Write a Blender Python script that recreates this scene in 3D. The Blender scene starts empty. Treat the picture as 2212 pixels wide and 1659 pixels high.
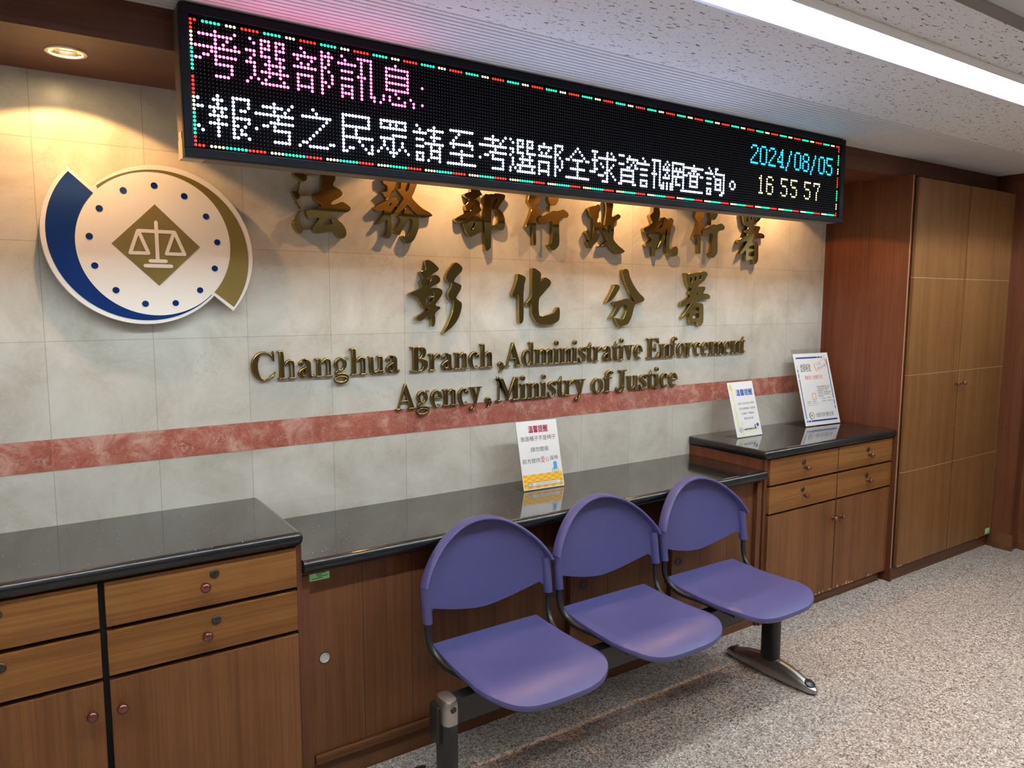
import bpy, bmesh, math, random
from mathutils import Vector, Matrix
random.seed(7)
C = bpy.context.scene.collection
PI = math.pi

# ------------------------------------------------------------------ camera
def setup_camera():
    f, yaw, pitch, roll = 1608.727, 0.592137, -0.111326, 0.002124
    fw = Vector((math.sin(yaw)*math.cos(pitch), math.cos(yaw)*math.cos(pitch), math.sin(pitch)))
    r = Vector((math.cos(yaw), -math.sin(yaw), 0)); u = r.cross(fw)
    r2 = math.cos(roll)*r + math.sin(roll)*u
    u2 = -math.sin(roll)*r + math.cos(roll)*u
    cd = bpy.data.cameras.new('camera'); co = bpy.data.objects.new('camera', cd); C.objects.link(co)
    m = Matrix((r2, u2, -fw)).transposed().to_4x4()
    m.translation = Vector((-0.084912, -2.667753, 1.567748))
    co.matrix_world = m
    cd.sensor_fit = 'HORIZONTAL'; cd.sensor_width = 36.0
    cd.lens = f/2212.0*36.0
    cd.clip_start = 0.02
    bpy.context.scene.camera = co
setup_camera()

# ------------------------------------------------------------------ world, exposure
sc = bpy.context.scene
sc.view_settings.view_transform = 'Standard'
sc.view_settings.look = 'None'
sc.view_settings.gamma = 1.0
sc.view_settings.use_curve_mapping = False
sc.view_settings.exposure = 0.55
wd = bpy.data.worlds.new('world'); sc.world = wd; wd.use_nodes = True
wd.node_tree.nodes['Background'].inputs[0].default_value = (0.9, 0.95, 1.0, 1)
wd.node_tree.nodes['Background'].inputs[1].default_value = 0.05

SLOT_E = 140.0       # tube in the ceiling slot
FILL_E = 2.0
FILL_W = 13.0       # unseen fill panels added behind the camera
SPOT_W = 11.0       # warm downlights
LED_E = 6.5

# ------------------------------------------------------------------ materials
def new_mat(name):
    m = bpy.data.materials.new(name); m.use_nodes = True
    nt = m.node_tree; b = nt.nodes['Principled BSDF']
    return m, nt, b
def mat(name, col, rough=0.5, metal=0.0, spec=0.5, coat=0.0, emit=None, es=0.0):
    m, nt, b = new_mat(name)
    b.inputs['Base Color'].default_value = (*col, 1)
    b.inputs['Roughness'].default_value = rough
    b.inputs['Metallic'].default_value = metal
    b.inputs['Specular IOR Level'].default_value = spec
    b.inputs['Coat Weight'].default_value = coat
    if emit:
        b.inputs['Emission Color'].default_value = (*emit, 1)
        b.inputs['Emission Strength'].default_value = es
    return m
def N(nt, t, **kw):
    n = nt.nodes.new(t)
    for k, v in kw.items():
        if k in n.inputs.keys() if isinstance(k, str) else False: n.inputs[k].default_value = v
        else: setattr(n, k, v)
    return n
def ramp(nt, stops, interp='LINEAR'):
    n = nt.nodes.new('ShaderNodeValToRGB'); cr = n.color_ramp; cr.interpolation = interp
    while len(cr.elements) < len(stops): cr.elements.new(0.5)
    for e, (p, c) in zip(cr.elements, stops):
        e.position = p; e.color = (*c, 1) if len(c) == 3 else c
    return n
def mixc(nt, fac, a, b, mode='MIX'):
    n = nt.nodes.new('ShaderNodeMix'); n.data_type = 'RGBA'; n.blend_type = mode
    for i, v in ((0, fac), (6, a), (7, b)):
        if hasattr(v, 'outputs') or hasattr(v, 'is_output'):
            nt.links.new(v if hasattr(v, 'is_output') else v.outputs[0], n.inputs[i])
        elif i == 0: n.inputs[0].default_value = v
        else: n.inputs[i].default_value = (*v, 1)
    return n.outputs[2]
def coords(nt, scale=(1, 1, 1), loc=(0, 0, 0)):
    tc = nt.nodes.new('ShaderNodeTexCoord'); mp = nt.nodes.new('ShaderNodeMapping')
    mp.inputs['Scale'].default_value = scale; mp.inputs['Location'].default_value = loc
    nt.links.new(tc.outputs['Object'], mp.inputs['Vector'])
    return mp.outputs[0]
def noise(nt, vec, scale, detail=4, rough=0.55, dist=0.0):
    n = nt.nodes.new('ShaderNodeTexNoise')
    n.inputs['Scale'].default_value = scale; n.inputs['Detail'].default_value = detail
    n.inputs['Roughness'].default_value = rough; n.inputs['Distortion'].default_value = dist
    nt.links.new(vec, n.inputs['Vector'])
    return n.outputs[0]
def math_n(nt, op, a, b=None):
    n = nt.nodes.new('ShaderNodeMath'); n.operation = op
    for i, v in enumerate((a, b)):
        if v is None: continue
        if hasattr(v, 'is_output'): nt.links.new(v, n.inputs[i])
        else: n.inputs[i].default_value = v
    return n.outputs[0]

def wood(name, dark, mid, light, axis='Z', rough=0.40, band=7.0, spec=0.28):
    m, nt, b = new_mat(name)
    long = {'X': (0.35, 9, 9), 'Z': (9, 9, 0.35), 'Y': (9, 0.35, 9)}[axis]
    fine = {'X': (2.2, 130, 130), 'Z': (130, 130, 2.2), 'Y': (130, 2.2, 130)}[axis]
    n1 = noise(nt, coords(nt, long), 1.0, 5, 0.6, 0.6)
    n2 = noise(nt, coords(nt, fine), 1.0, 4, 0.65)
    r1 = ramp(nt, [(0.28, dark), (0.5, mid), (0.72, light)])
    nt.links.new(n1, r1.inputs[0])
    r2 = ramp(nt, [(0.3, (0.62, 0.58, 0.54)), (0.62, (1.08, 1.08, 1.08))])
    nt.links.new(n2, r2.inputs[0])
    col = mixc(nt, 0.75, r1.outputs[0], r2.outputs[0], 'MULTIPLY')
    # worn scratches and grime patches that belong to the veneer
    n3 = noise(nt, coords(nt, (3, 3, 3)), 2.0, 5, 0.6)
    r3 = ramp(nt, [(0.3, (0.78, 0.76, 0.74)), (0.55, (1, 1, 1))]); nt.links.new(n3, r3.inputs[0])
    col = mixc(nt, 0.5, col, r3.outputs[0], 'MULTIPLY')
    nt.links.new(col, b.inputs['Base Color'])
    b.inputs['Roughness'].default_value = rough
    b.inputs['Specular IOR Level'].default_value = spec
    bp = nt.nodes.new('ShaderNodeBump'); bp.inputs['Strength'].default_value = 0.06; bp.inputs['Distance'].default_value = 0.002
    nt.links.new(n2, bp.inputs['Height']); nt.links.new(bp.outputs[0], b.inputs['Normal'])
    return m

M = {}
M['drawer'] = wood('veneer_honey_horizontal', (.155, .058, .013), (.232, .096, .024), (.305, .140, .041), 'X')
M['door'] = wood('veneer_brown_vertical', (.110, .038, .012), (.170, .065, .021), (.228, .096, .034), 'Z')
M['slide'] = wood('veneer_redbrown_vertical', (.075, .024, .009), (.125, .045, .016), (.172, .069, .026), 'Z')
M['carcass'] = wood('veneer_dark_red', (.080, .024, .011), (.120, .040, .017), (.150, .054, .024), 'Z')
M['plinthwood'] = wood('veneer_plinth', (.090, .033, .012), (.135, .054, .019), (.172, .074, .029), 'X')
M['beamwood'] = wood('veneer_beam', (.095, .033, .016), (.132, .048, .022), (.165, .064, .030), 'X')
M['tall'] = wood('veneer_tall_cabinet', (.168, .070, .022), (.212, .094, .031), (.252, .118, .041), 'Z')
M['sidepanel'] = wood('veneer_side_panel', (.085, .024, .010), (.125, .038, .016), (.160, .054, .024), 'Z')
M['void'] = mat('gap_black', (.006, .004, .003), .8)  # near-black; as a gap filler it stands in for shade

def marble(name, base, light, dark, vein, jointcol, stripe=False):
    m, nt, b = new_mat(name)
    v = coords(nt)
    n1 = noise(nt, v, 11.0 if stripe else 3.2, 8, 0.66, 0.7)
    r1 = ramp(nt, [(0.30, dark), (0.5, base), (0.68, light)]); nt.links.new(n1, r1.inputs[0])
    n2 = noise(nt, v, 19.0 if stripe else 6.0, 9, 0.70, 0.5)
    a = math_n(nt, 'ABSOLUTE', math_n(nt, 'SUBTRACT', n2, 0.5))
    rv = ramp(nt, [(0.0, (1, 1, 1)), (0.022, (0, 0, 0))]); nt.links.new(a, rv.inputs[0])
    n4 = noise(nt, v, 17.0 if stripe else 5.0, 2, 0.5)
    gate = ramp(nt, [(0.50, (0, 0, 0)), (0.64, (1, 1, 1))]); nt.links.new(n4, gate.inputs[0])
    vf = math_n(nt, 'MULTIPLY', math_n(nt, 'MULTIPLY', rv.outputs[0], gate.outputs[0]), 0.75 if stripe else 0.30)
    col = mixc(nt, vf, r1.outputs[0], vein)
    n5 = noise(nt, v, 30.0 if stripe else 12.0, 8, 0.72, 0.8)
    a5 = math_n(nt, 'ABSOLUTE', math_n(nt, 'SUBTRACT', n5, 0.5))
    rv5 = ramp(nt, [(0.0, (1, 1, 1)), (0.016, (0, 0, 0))]); nt.links.new(a5, rv5.inputs[0])
    col = mixc(nt, math_n(nt, 'MULTIPLY', rv5.outputs[0], 0.5 if stripe else 0.35), col, light)
    # tile to tile tone and thin joints, laid out in metres on the wall
    sep = nt.nodes.new('ShaderNodeSeparateXYZ'); nt.links.new(v, sep.inputs[0])
    ux = math_n(nt, 'DIVIDE', sep.outputs[0], 0.3)
    fx = math_n(nt, 'FRACT', ux)
    jx = math_n(nt, 'LESS_THAN', math_n(nt, 'MULTIPLY', math_n(nt, 'MINIMUM', fx, math_n(nt, 'SUBTRACT', 1.0, fx)), 0.3), 0.0011)
    if not stripe:
        uz = math_n(nt, 'DIVIDE', math_n(nt, 'SUBTRACT', sep.outputs[2], 1.1395), 0.3015)
        fz = math_n(nt, 'FRACT', uz)
        above = math_n(nt, 'GREATER_THAN', sep.outputs[2], 1.1)
        jz = math_n(nt, 'MULTIPLY', above, math_n(nt, 'LESS_THAN', math_n(nt, 'MULTIPLY', math_n(nt, 'MINIMUM', fz, math_n(nt, 'SUBTRACT', 1.0, fz)), 0.3), 0.0010))
        j = math_n(nt, 'MAXIMUM', jx, jz)
        cv = nt.nodes.new('ShaderNodeCombineXYZ')
        nt.links.new(math_n(nt, 'FLOOR', ux), cv.inputs[0]); nt.links.new(math_n(nt, 'FLOOR', uz), cv.inputs[2])
    else:
        j = jx
        cv = nt.nodes.new('ShaderNodeCombineXYZ'); nt.links.new(math_n(nt, 'FLOOR', ux), cv.inputs[0])
    wn = nt.nodes.new('ShaderNodeTexWhiteNoise'); wn.noise_dimensions = '3D'; nt.links.new(cv.outputs[0], wn.inputs['Vector'])
    tone = ramp(nt, [(0, (.93, .93, .93)), (1, (1.03, 1.03, 1.02))]); nt.links.new(wn.outputs[0], tone.inputs[0])
    col = mixc(nt, 1.0, col, tone.outputs[0], 'MULTIPLY')
    col = mixc(nt, math_n(nt, 'MULTIPLY', j, 0.6), col, jointcol)
    nt.links.new(col, b.inputs['Base Color'])
    b.inputs['Roughness'].default_value = 0.30
    b.inputs['Specular IOR Level'].default_value = 0.35
    return m
M['marble'] = marble('cream_marble', (.545, .528, .480), (.640, .628, .592), (.420, .385, .325), (.300, .262, .215), (.250, .200, .140))
M['redmarble'] = marble('red_marble', (.360, .110, .078), (.580, .350, .290), (.260, .065, .045), (.620, .470, .400), (.420, .220, .160), True)

def granite():
    m, nt, b = new_mat('black_granite')
    v = coords(nt)
    vo = nt.nodes.new('ShaderNodeTexVoronoi'); vo.inputs['Scale'].default_value = 62.0; nt.links.new(v, vo.inputs['Vector'])
    fl = math_n(nt, 'LESS_THAN', vo.outputs['Distance'], 0.10)
    wn = math_n(nt, 'GREATER_THAN', noise(nt, v, 31.0, 1), 0.52)
    n1 = noise(nt, v, 160, 3)
    r = ramp(nt, [(0.35, (.008, .0075, .007)), (0.7, (.030, .027, .024))]); nt.links.new(n1, r.inputs[0])
    col = mixc(nt, math_n(nt, 'MULTIPLY', math_n(nt, 'MULTIPLY', fl, wn), 0.8), r.outputs[0], (.50, .42, .36))
    nt.links.new(col, b.inputs['Base Color'])
    b.inputs['Roughness'].default_value = 0.10
    b.inputs['Specular IOR Level'].default_value = 1.0
    b.inputs['Coat Weight'].default_value = 0.45; b.inputs['Coat Roughness'].default_value = 0.07
    return m
M['granite'] = granite()
M['edgeblack'] = mat('black_lacquered_edge', (.007, .008, .009), .27, spec=.45)

def floor_mat():
    m, nt, b = new_mat('speckled_floor')
    v = coords(nt)
    def chips(scale, stops):
        vo = nt.nodes.new('ShaderNodeTexVoronoi'); vo.inputs['Scale'].default_value = scale
        nt.links.new(v, vo.inputs['Vector'])
        sp = nt.nodes.new('ShaderNodeSeparateColor'); nt.links.new(vo.outputs['Color'], sp.inputs[0])
        r = ramp(nt, stops, 'CONSTANT'); nt.links.new(sp.outputs[0], r.inputs[0])
        return r.outputs[0]
    c1 = chips(210, [(0, (.060, .052, .048)), (.18, (.240, .205, .185)), (.40, (.440, .365, .320)), (.62, (.610, .530, .475)), (.84, (.840, .790, .745))])
    c2 = chips(115, [(0, (.120, .105, .098)), (.16, (.330, .285, .255)), (.50, (.500, .425, .375)), (.82, (.720, .660, .600))])
    col = mixc(nt, 0.4, c1, c2)
    n = noise(nt, v, 2.2, 3); r = ramp(nt, [(.35, (.97, .965, .96)), (.65, (1.02, 1.015, 1.01))]); nt.links.new(n, r.inputs[0])
    col = mixc(nt, 1.0, col, r.outputs[0], 'MULTIPLY')
    sep = nt.nodes.new('ShaderNodeSeparateXYZ'); nt.links.new(v, sep.inputs[0])
    def joint(o, off):
        f = math_n(nt, 'FRACT', math_n(nt, 'DIVIDE', math_n(nt, 'SUBTRACT', o, off), 0.61))
        return math_n(nt, 'LESS_THAN', math_n(nt, 'MULTIPLY', math_n(nt, 'MINIMUM', f, math_n(nt, 'SUBTRACT', 1.0, f)), 0.61), 0.0011)
    j = math_n(nt, 'MAXIMUM', joint(sep.outputs[0], 2.118), joint(sep.outputs[1], -1.277))
    col = mixc(nt, math_n(nt, 'MULTIPLY', j, 0.65), col, (.09, .065, .05))
    nt.links.new(col, b.inputs['Base Color'])
    b.inputs['Roughness'].default_value = 0.30
    b.inputs['Specular IOR Level'].default_value = 0.45
    return m
M['floor'] = floor_mat()

def board_mat():
    m, nt, b = new_mat('fissured_ceiling_board')
    n1 = noise(nt, coords(nt, (38, 120, 1)), 1.0, 2, 0.5, 0.4)
    n2 = noise(nt, coords(nt, (150, 230, 1)), 1.0, 1, 0.5)
    f1 = math_n(nt, 'GREATER_THAN', n1, 0.655); f2 = math_n(nt, 'GREATER_THAN', n2, 0.70)
    col = mixc(nt, math_n(nt, 'MAXIMUM', f1, math_n(nt, 'MULTIPLY', f2, 0.7)), (.80, .795, .78), (.20, .19, .175))
    nt.links.new(col, b.inputs['Base Color']); b.inputs['Roughness'].default_value = 0.85
    b.inputs['Specular IOR Level'].default_value = 0.2
    bp = nt.nodes.new('ShaderNodeBump'); bp.inputs['Strength'].default_value = 0.4; bp.inputs['Distance'].default_value = 0.003; bp.invert = True
    nt.links.new(f1, bp.inputs['Height']); nt.links.new(bp.outputs[0], b.inputs['Normal'])
    return m
M['board'] = board_mat()
M['groove'] = mat('painted_grooved_strip', (.74, .735, .72), .6)
M['groove_d'] = mat('groove_bottom', (.22, .21, .20), .8)
M['white_paint'] = mat('white_paint', (.72, .72, .70), .6)
M['room_paint'] = mat('office_wall_paint', (.62, .61, .57), .7)
M['fixture'] = mat('white_enamel', (.86, .88, .89), .28)
M['tube'] = mat('fluorescent_tube', (.9, .9, .9), .4, emit=(.87, .98, 1.0), es=SLOT_E)
M['fill_light'] = mat('fill_diffuser', (.9, .9, .9), .4, emit=(1.0, .985, .95), es=FILL_E)
M['alu'] = mat('aluminium_grey', (.36, .37, .37), .4, .6)
M['smooth_panel'] = mat('smooth_grey_panel', (.60, .62, .62), .5)
M['ring'] = mat('downlight_ring', (.80, .72, .60), .28, .7)
M['bulb'] = mat('halogen_glass', (1, .9, .7), .3, emit=(1.0, .74, .36), es=60)
M['bowl'] = mat('downlight_reflector', (.85, .72, .5), .2, 1.0)

M['purple'] = mat('purple_plastic', (.080, .076, .212), .34, spec=.5)
M['blacksteel'] = mat('black_powder_coat', (.010, .011, .012), .38, spec=.5)
M['chrome'] = mat('cast_aluminium', (.42, .41, .39), .38, 1.0)
M['darkpad'] = mat('dark_foot_pad', (.018, .020, .028), .35)
M['knob'] = mat('lacquered_red_knob', (.105, .018, .008), .12, spec=.6, coat=.6)
M['knobcu'] = mat('copper_brown_knob', (.150, .048, .024), .20, .3, coat=.4)
M['lock'] = mat('aged_lock_metal', (.085, .072, .058), .38, .9)
M['lockd'] = mat('lock_keyhole', (.012, .011, .010), .5)
M['silverpull'] = mat('satin_steel_pull', (.62, .64, .62), .35, .5)
M['blackpull'] = mat('black_pull', (.014, .014, .014), .4)
M['brass'] = mat('polished_brass', (.42, .32, .115), .055, 1.0)
M['bronze'] = mat('antique_bronze', (.260, .190, .075), .24, 1.0)
M['emb_white'] = mat('emblem_white', (.80, .79, .77), .22, spec=.5)
M['emb_blue'] = mat('emblem_blue', (.002, .022, .125), .13, spec=.5)
M['emb_gold'] = mat('emblem_gold', (.225, .172, .050), .26, .25)
M['signframe'] = mat('sign_black_frame', (.009, .011, .016), .5, spec=.12)
M['signbody'] = mat('sign_metal_body', (.160, .120, .090), .45, .3)
M['screen'] = mat('sign_screen_black', (.0025, .003, .0045), .85, spec=.08)
M['led_off'] = mat('led_unlit', (.34, .34, .36), .35)
def led(name, c, s): return mat(name, (.02, .02, .02), .5, emit=c, es=s)
M['led_white'] = led('led_white', (.50, .60, 1.0), LED_E*4.0)
M['led_pink'] = led('led_magenta', (1.0, .050, .30), LED_E*1.8)
M['led_red'] = led('led_red', (1.0, .018, .010), LED_E*0.4)
M['led_green'] = led('led_green', (.008, 1.0, .30), LED_E*0.5)
M['led_yellow'] = led('led_yellow', (1.0, .90, .42), LED_E*0.35)
M['led_cyan'] = led('led_cyan', (.004, .48, 1.0), LED_E*1.3)
M['tape'] = mat('beige_paper_tape', (.62, .50, .36), .6)
M['paper'] = mat('white_card', (.80, .83, .87), .35)
def flat(n, c): return mat('print_'+n, c, .4)
M['ink'] = flat('black', (.025, .03, .035)); M['p_red'] = flat('red', (.55, .05, .06)); M['p_maroon'] = flat('maroon', (.30, .015, .060))
M['p_blue'] = flat('blue', (.02, .10, .42)); M['p_navy'] = flat('navy', (.015, .055, .30)); M['p_sky'] = flat('sky_blue', (.08, .36, .66))
M['p_pale'] = flat('pale_blue', (.45, .62, .78)); M['p_yel'] = flat('yellow', (.85, .62, .06)); M['p_or'] = flat('orange', (.85, .36, .04))
M['p_lemon'] = flat('lemon', (.80, .76, .22)); M['p_grey'] = flat('grey', (.38, .40, .43)); M['p_gold'] = flat('gold', (.42, .36, .12))
M['p_salmon'] = flat('salmon', (.82, .30, .16)); M['p_tint'] = flat('tint', (.70, .76, .82)); M['p_brown'] = flat('brown', (.12, .06, .03))
M['lime'] = mat('green_asset_paper', (.36, .78, .36), .45)
def acrylic():
    m = bpy.data.materials.new('clear_acrylic'); m.use_nodes = True; nt = m.node_tree
    nt.nodes.remove(nt.nodes['Principled BSDF']); out = nt.nodes['Material Output']
    tr = nt.nodes.new('ShaderNodeBsdfTransparent'); tr.inputs[0].default_value = (.90, .92, .92, 1)
    gl = nt.nodes.new('ShaderNodeBsdfGlossy'); gl.inputs['Roughness'].default_value = 0.03
    mx = nt.nodes.new('ShaderNodeMixShader')
    mx.inputs[0].default_value = 0.06
    nt.links.new(tr.outputs[0], mx.inputs[1]); nt.links.new(gl.outputs[0], mx.inputs[2])
    nt.links.new(mx.outputs[0], out.inputs['Surface'])
    return m
M['acrylic'] = acrylic()

# ------------------------------------------------------------------ object helpers
def wloc(o):
    v = Vector((0, 0, 0))
    while o is not None: v += o.location; o = o.parent
    return v
def finish(bm, name, mats, smooth=False):
    me = bpy.data.meshes.new(name)
    bmesh.ops.recalc_face_normals(bm, faces=bm.faces)
    bm.to_mesh(me); bm.free()
    for m in (mats if isinstance(mats, (list, tuple)) else [mats]): me.materials.append(m)
    if smooth:
        for p in me.polygons: p.use_smooth = True
        try: me.set_sharp_from_angle(angle=math.radians(38))
        except Exception: pass
    return me
def part(name, bm, m, parent, smooth=False, local=False, label=None, stuff=False):
    if not local: bmesh.ops.translate(bm, verts=bm.verts, vec=-wloc(parent))
    o = bpy.data.objects.new(name, finish(bm, name, m, smooth)); C.objects.link(o); o.parent = parent
    if label: o['label'] = label
    if stuff: o['kind'] = 'stuff'
    return o
def tag(o, label, cat, group=None):
    o['label'] = label; o['category'] = cat
    if group: o['group'] = group
    return o
def thing(name, label, cat, loc=(0, 0, 0), rotz=0, group=None):
    o = bpy.data.objects.new(name, None); C.objects.link(o); o.empty_display_size = 0.05
    o.location = loc; o.rotation_euler = (0, 0, rotz)
    return tag(o, label, cat, group)
def solo(name, bm, m, label, cat, group=None, smooth=False):
    xs = [v.co for v in bm.verts]
    base = Vector(((min(v.x for v in xs)+max(v.x for v in xs))/2, (min(v.y for v in xs)+max(v.y for v in xs))/2, min(v.z for v in xs)))
    bmesh.ops.translate(bm, verts=bm.verts, vec=-base)
    o = bpy.data.objects.new(name, finish(bm, name, m, smooth)); C.objects.link(o); o.location = base
    return tag(o, label, cat, group)
def struct(name, bm, m, smooth=False):
    o = bpy.data.objects.new(name, finish(bm, name, m, smooth)); C.objects.link(o); o['kind'] = 'structure'
    return o
def dup(root, loc, label=None, group=None):
    r = root.copy(); C.objects.link(r); r.location = loc
    if label: r['label'] = label
    if group: r['group'] = group
    for ch in list(root.children):
        c = ch.copy(); C.objects.link(c); c.parent = r
        for g in ch.children:
            d = g.copy(); C.objects.link(d); d.parent = c
    return r

def box(bm, x0, x1, y0, y1, z0, z1, mi=0, bev=0.0, seg=2):
    vs = [bm.verts.new(p) for p in ((x0, y0, z0), (x1, y0, z0), (x1, y1, z0), (x0, y1, z0), (x0, y0, z1), (x1, y0, z1), (x1, y1, z1), (x0, y1, z1))]
    fs = []
    for q in ((0, 3, 2, 1), (4, 5, 6, 7), (0, 1, 5, 4), (1, 2, 6, 5), (2, 3, 7, 6), (3, 0, 4, 7)):
        f = bm.faces.new([vs[i] for i in q]); f.material_index = mi; fs.append(f)
    if bev:
        es = list({e for f in fs for e in f.edges})
        bmesh.ops.bevel(bm, geom=es, offset=bev, segments=seg, affect='EDGES', profile=0.5)
    return bm
def B(*a, **k): return box(bmesh.new(), *a, **k)
def cyl(bm, p0, p1, r0, r1=None, n=20, cap=True, mi=0):
    r1 = r0 if r1 is None else r1
    p0, p1 = Vector(p0), Vector(p1); d = (p1-p0).normalized()
    a = d.orthogonal().normalized(); b = d.cross(a)
    R = []
    for p, r in ((p0, r0), (p1, r1)):
        R.append([bm.verts.new(p + (a*math.cos(2*PI*i/n) + b*math.sin(2*PI*i/n))*r) for i in range(n)])
    for i in range(n):
        f = bm.faces.new((R[0][i], R[0][(i+1) % n], R[1][(i+1) % n], R[1][i])); f.material_index = mi
    if cap:
        for q in R: bm.faces.new(q).material_index = mi
    return bm
def lathe(bm, c, axis, prof, n=24, mi=0):
    """prof: (distance along axis, radius)"""
    c = Vector(c); d = Vector(axis).normalized(); a = d.orthogonal().normalized(); b = d.cross(a)
    rings = []
    for t, r in prof:
        if r < 1e-6: rings.append([bm.verts.new(c+d*t)])
        else: rings.append([bm.verts.new(c + d*t + (a*math.cos(2*PI*i/n)+b*math.sin(2*PI*i/n))*r) for i in range(n)])
    for A, Bq in zip(rings, rings[1:]):
        for i in range(n):
            j = (i+1) % n
            if len(A) == 1 and len(Bq) == 1: continue
            if len(A) == 1: f = bm.faces.new((A[0], Bq[i], Bq[j]))
            elif len(Bq) == 1: f = bm.faces.new((A[i], A[j], Bq[0]))
            else: f = bm.faces.new((A[i], A[j], Bq[j], Bq[i]))
            f.material_index = mi
    return bm
def smooth_path(pts, k=6):
    pts = [Vector(p) for p in pts]; out = []
    for i in range(len(pts)-1):
        p0 = pts[max(i-1, 0)]; p1 = pts[i]; p2 = pts[i+1]; p3 = pts[min(i+2, len(pts)-1)]
        for j in range(k):
            t = j/k
            out.append(0.5*((2*p1)+(p2-p0)*t+(2*p0-5*p1+4*p2-p3)*t*t+(3*p1-p0-3*p2+p3)*t**3))
    out.append(pts[-1]); return out
def tube(bm, path, r, n=12, rx=None, up=(1, 0, 0), cap=True):
    """sweep an ellipse (r across 'up' normal plane, rx along up) on a path"""
    rx = rx or r; rings = []; U0 = Vector(up)
    for i, p in enumerate(path):
        d = (path[min(i+1, len(path)-1)]-path[max(i-1, 0)]).normalized()
        u = (U0-d*U0.dot(d)).normalized(); v = d.cross(u)
        rings.append([bm.verts.new(p+u*math.cos(2*PI*k/n)*rx+v*math.sin(2*PI*k/n)*r) for k in range(n)])
    for A, Bq in zip(rings, rings[1:]):
        for k in range(n): bm.faces.new((A[k], A[(k+1) % n], Bq[(k+1) % n], Bq[k]))
    if cap:
        bm.faces.new(rings[0]); bm.faces.new(rings[-1])
    return bm
def extrude_profile(bm, prof, axis, a, b, mi=0, cap=True):
    """closed (or open) 2-D profile run along an axis; profile is (y,z) for X"""
    R = []
    for t in (a, b): R.append([bm.verts.new((t, p[0], p[1])) for p in prof])
    n = len(prof)
    for i in range(n):
        f = bm.faces.new((R[0][i], R[0][(i+1) % n], R[1][(i+1) % n], R[1][i])); f.material_index = mi
    if cap:
        for q in R: bm.faces.new(q).material_index = mi
    return bm
_cid = [0]
def shape2d(bm, loops, y_back, y_front, bevel=0.0, seg=1, sx=1.0, ox=0.0, oz=0.0, local2d=None, mi=0):
    """outline (first loop) with holes, filled and thickened between y_back (wall) and y_front; (x,z) points"""
    cu = bpy.data.curves.new('c', 'CURVE'); cu.dimensions = '2D'; cu.fill_mode = 'BOTH'
    th = abs(y_back-y_front)/2
    cu.extrude = max(th-bevel, 1e-5); cu.bevel_depth = bevel; cu.bevel_resolution = seg; cu.offset = -bevel
    for lp in loops:
        s = cu.splines.new('POLY'); s.points.add(len(lp)-1); s.use_cyclic_u = True
        for q, (x, z) in zip(s.points, lp): q.co = (x*sx, z, 0, 1)
    o = bpy.data.objects.new('c', cu); C.objects.link(o)
    bpy.context.view_layer.update()
    me = bpy.data.meshes.new_from_object(o)
    bpy.data.objects.remove(o); bpy.data.curves.remove(cu)
    mid = (y_back+y_front)/2
    n0 = len(bm.verts); nf = len(bm.faces)
    bm.from_mesh(me); bpy.data.meshes.remove(me)
    bm.verts.ensure_lookup_table(); bm.faces.ensure_lookup_table()
    for v in bm.verts[n0:]:
        x, z, h = v.co
        v.co = Vector((x+ox, mid-h, z+oz))
    for f in bm.faces[nf:]: f.material_index = mi
    return bm
def chaikin(lp, k=1, q=0.22):
    for _ in range(k):
        out = []
        for i in range(len(lp)):
            a, b = lp[i], lp[(i+1) % len(lp)]
            out.append((a[0]+(b[0]-a[0])*q, a[1]+(b[1]-a[1])*q)); out.append((a[0]+(b[0]-a[0])*(1-q), a[1]+(b[1]-a[1])*(1-q)))
        lp = out
    return lp
def flat_poly(bm, pts, y, mi=0):
    f = bm.faces.new([bm.verts.new((x, y, z)) for x, z in pts]); f.material_index = mi
    return bm

# ================================================================== the setting
CEIL = 2.344; SOFF = 2.238; BEAM_Y = -0.41
struct('floor', B(-3.2, 5.6, -6.0, 0.06, -0.06, 0.0), M['floor'])
struct('wall_back', B(-3.2, 3.935, 0.0, 0.06, 0.0, SOFF), M['marble'])
struct('trim_1', B(-3.2, 3.935, -0.0012, 0.0, 1.0414, 1.1395), M['redmarble'])
# dropped wooden beam with its soffit, holes left open for the downlights
DL = [0.086, 1.40, 2.32, 3.33]; DLY = -0.236; DLR = 0.045
def soffit():
    y0, z = BEAM_Y, SOFF
    holes = [[(d+DLR*math.cos(2*PI*i/36), DLY+DLR*math.sin(2*PI*i/36)) for i in range(36)] for d in DL]
    bm = shape2d(bmesh.new(), [[(-3.2, y0), (5.08, y0), (5.08, 0.0), (-3.2, 0.0)]]+holes, 0.0, -0.012)
    for v in bm.verts: v.co = Vector((v.co.x, v.co.z, z-v.co.y))
    box(bm, -3.2, 5.08, y0-0.0005, y0+0.02, z-0.0005, CEIL)
    box(bm, -3.2, 5.08, y0, 0.06, CEIL+0.03, CEIL+0.05)
    box(bm, -3.2, 5.08, 0.0, 0.06, SOFF+0.012, CEIL+0.05)
    return bm
struct('trim_2', soffit(), M['beamwood'])

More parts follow.
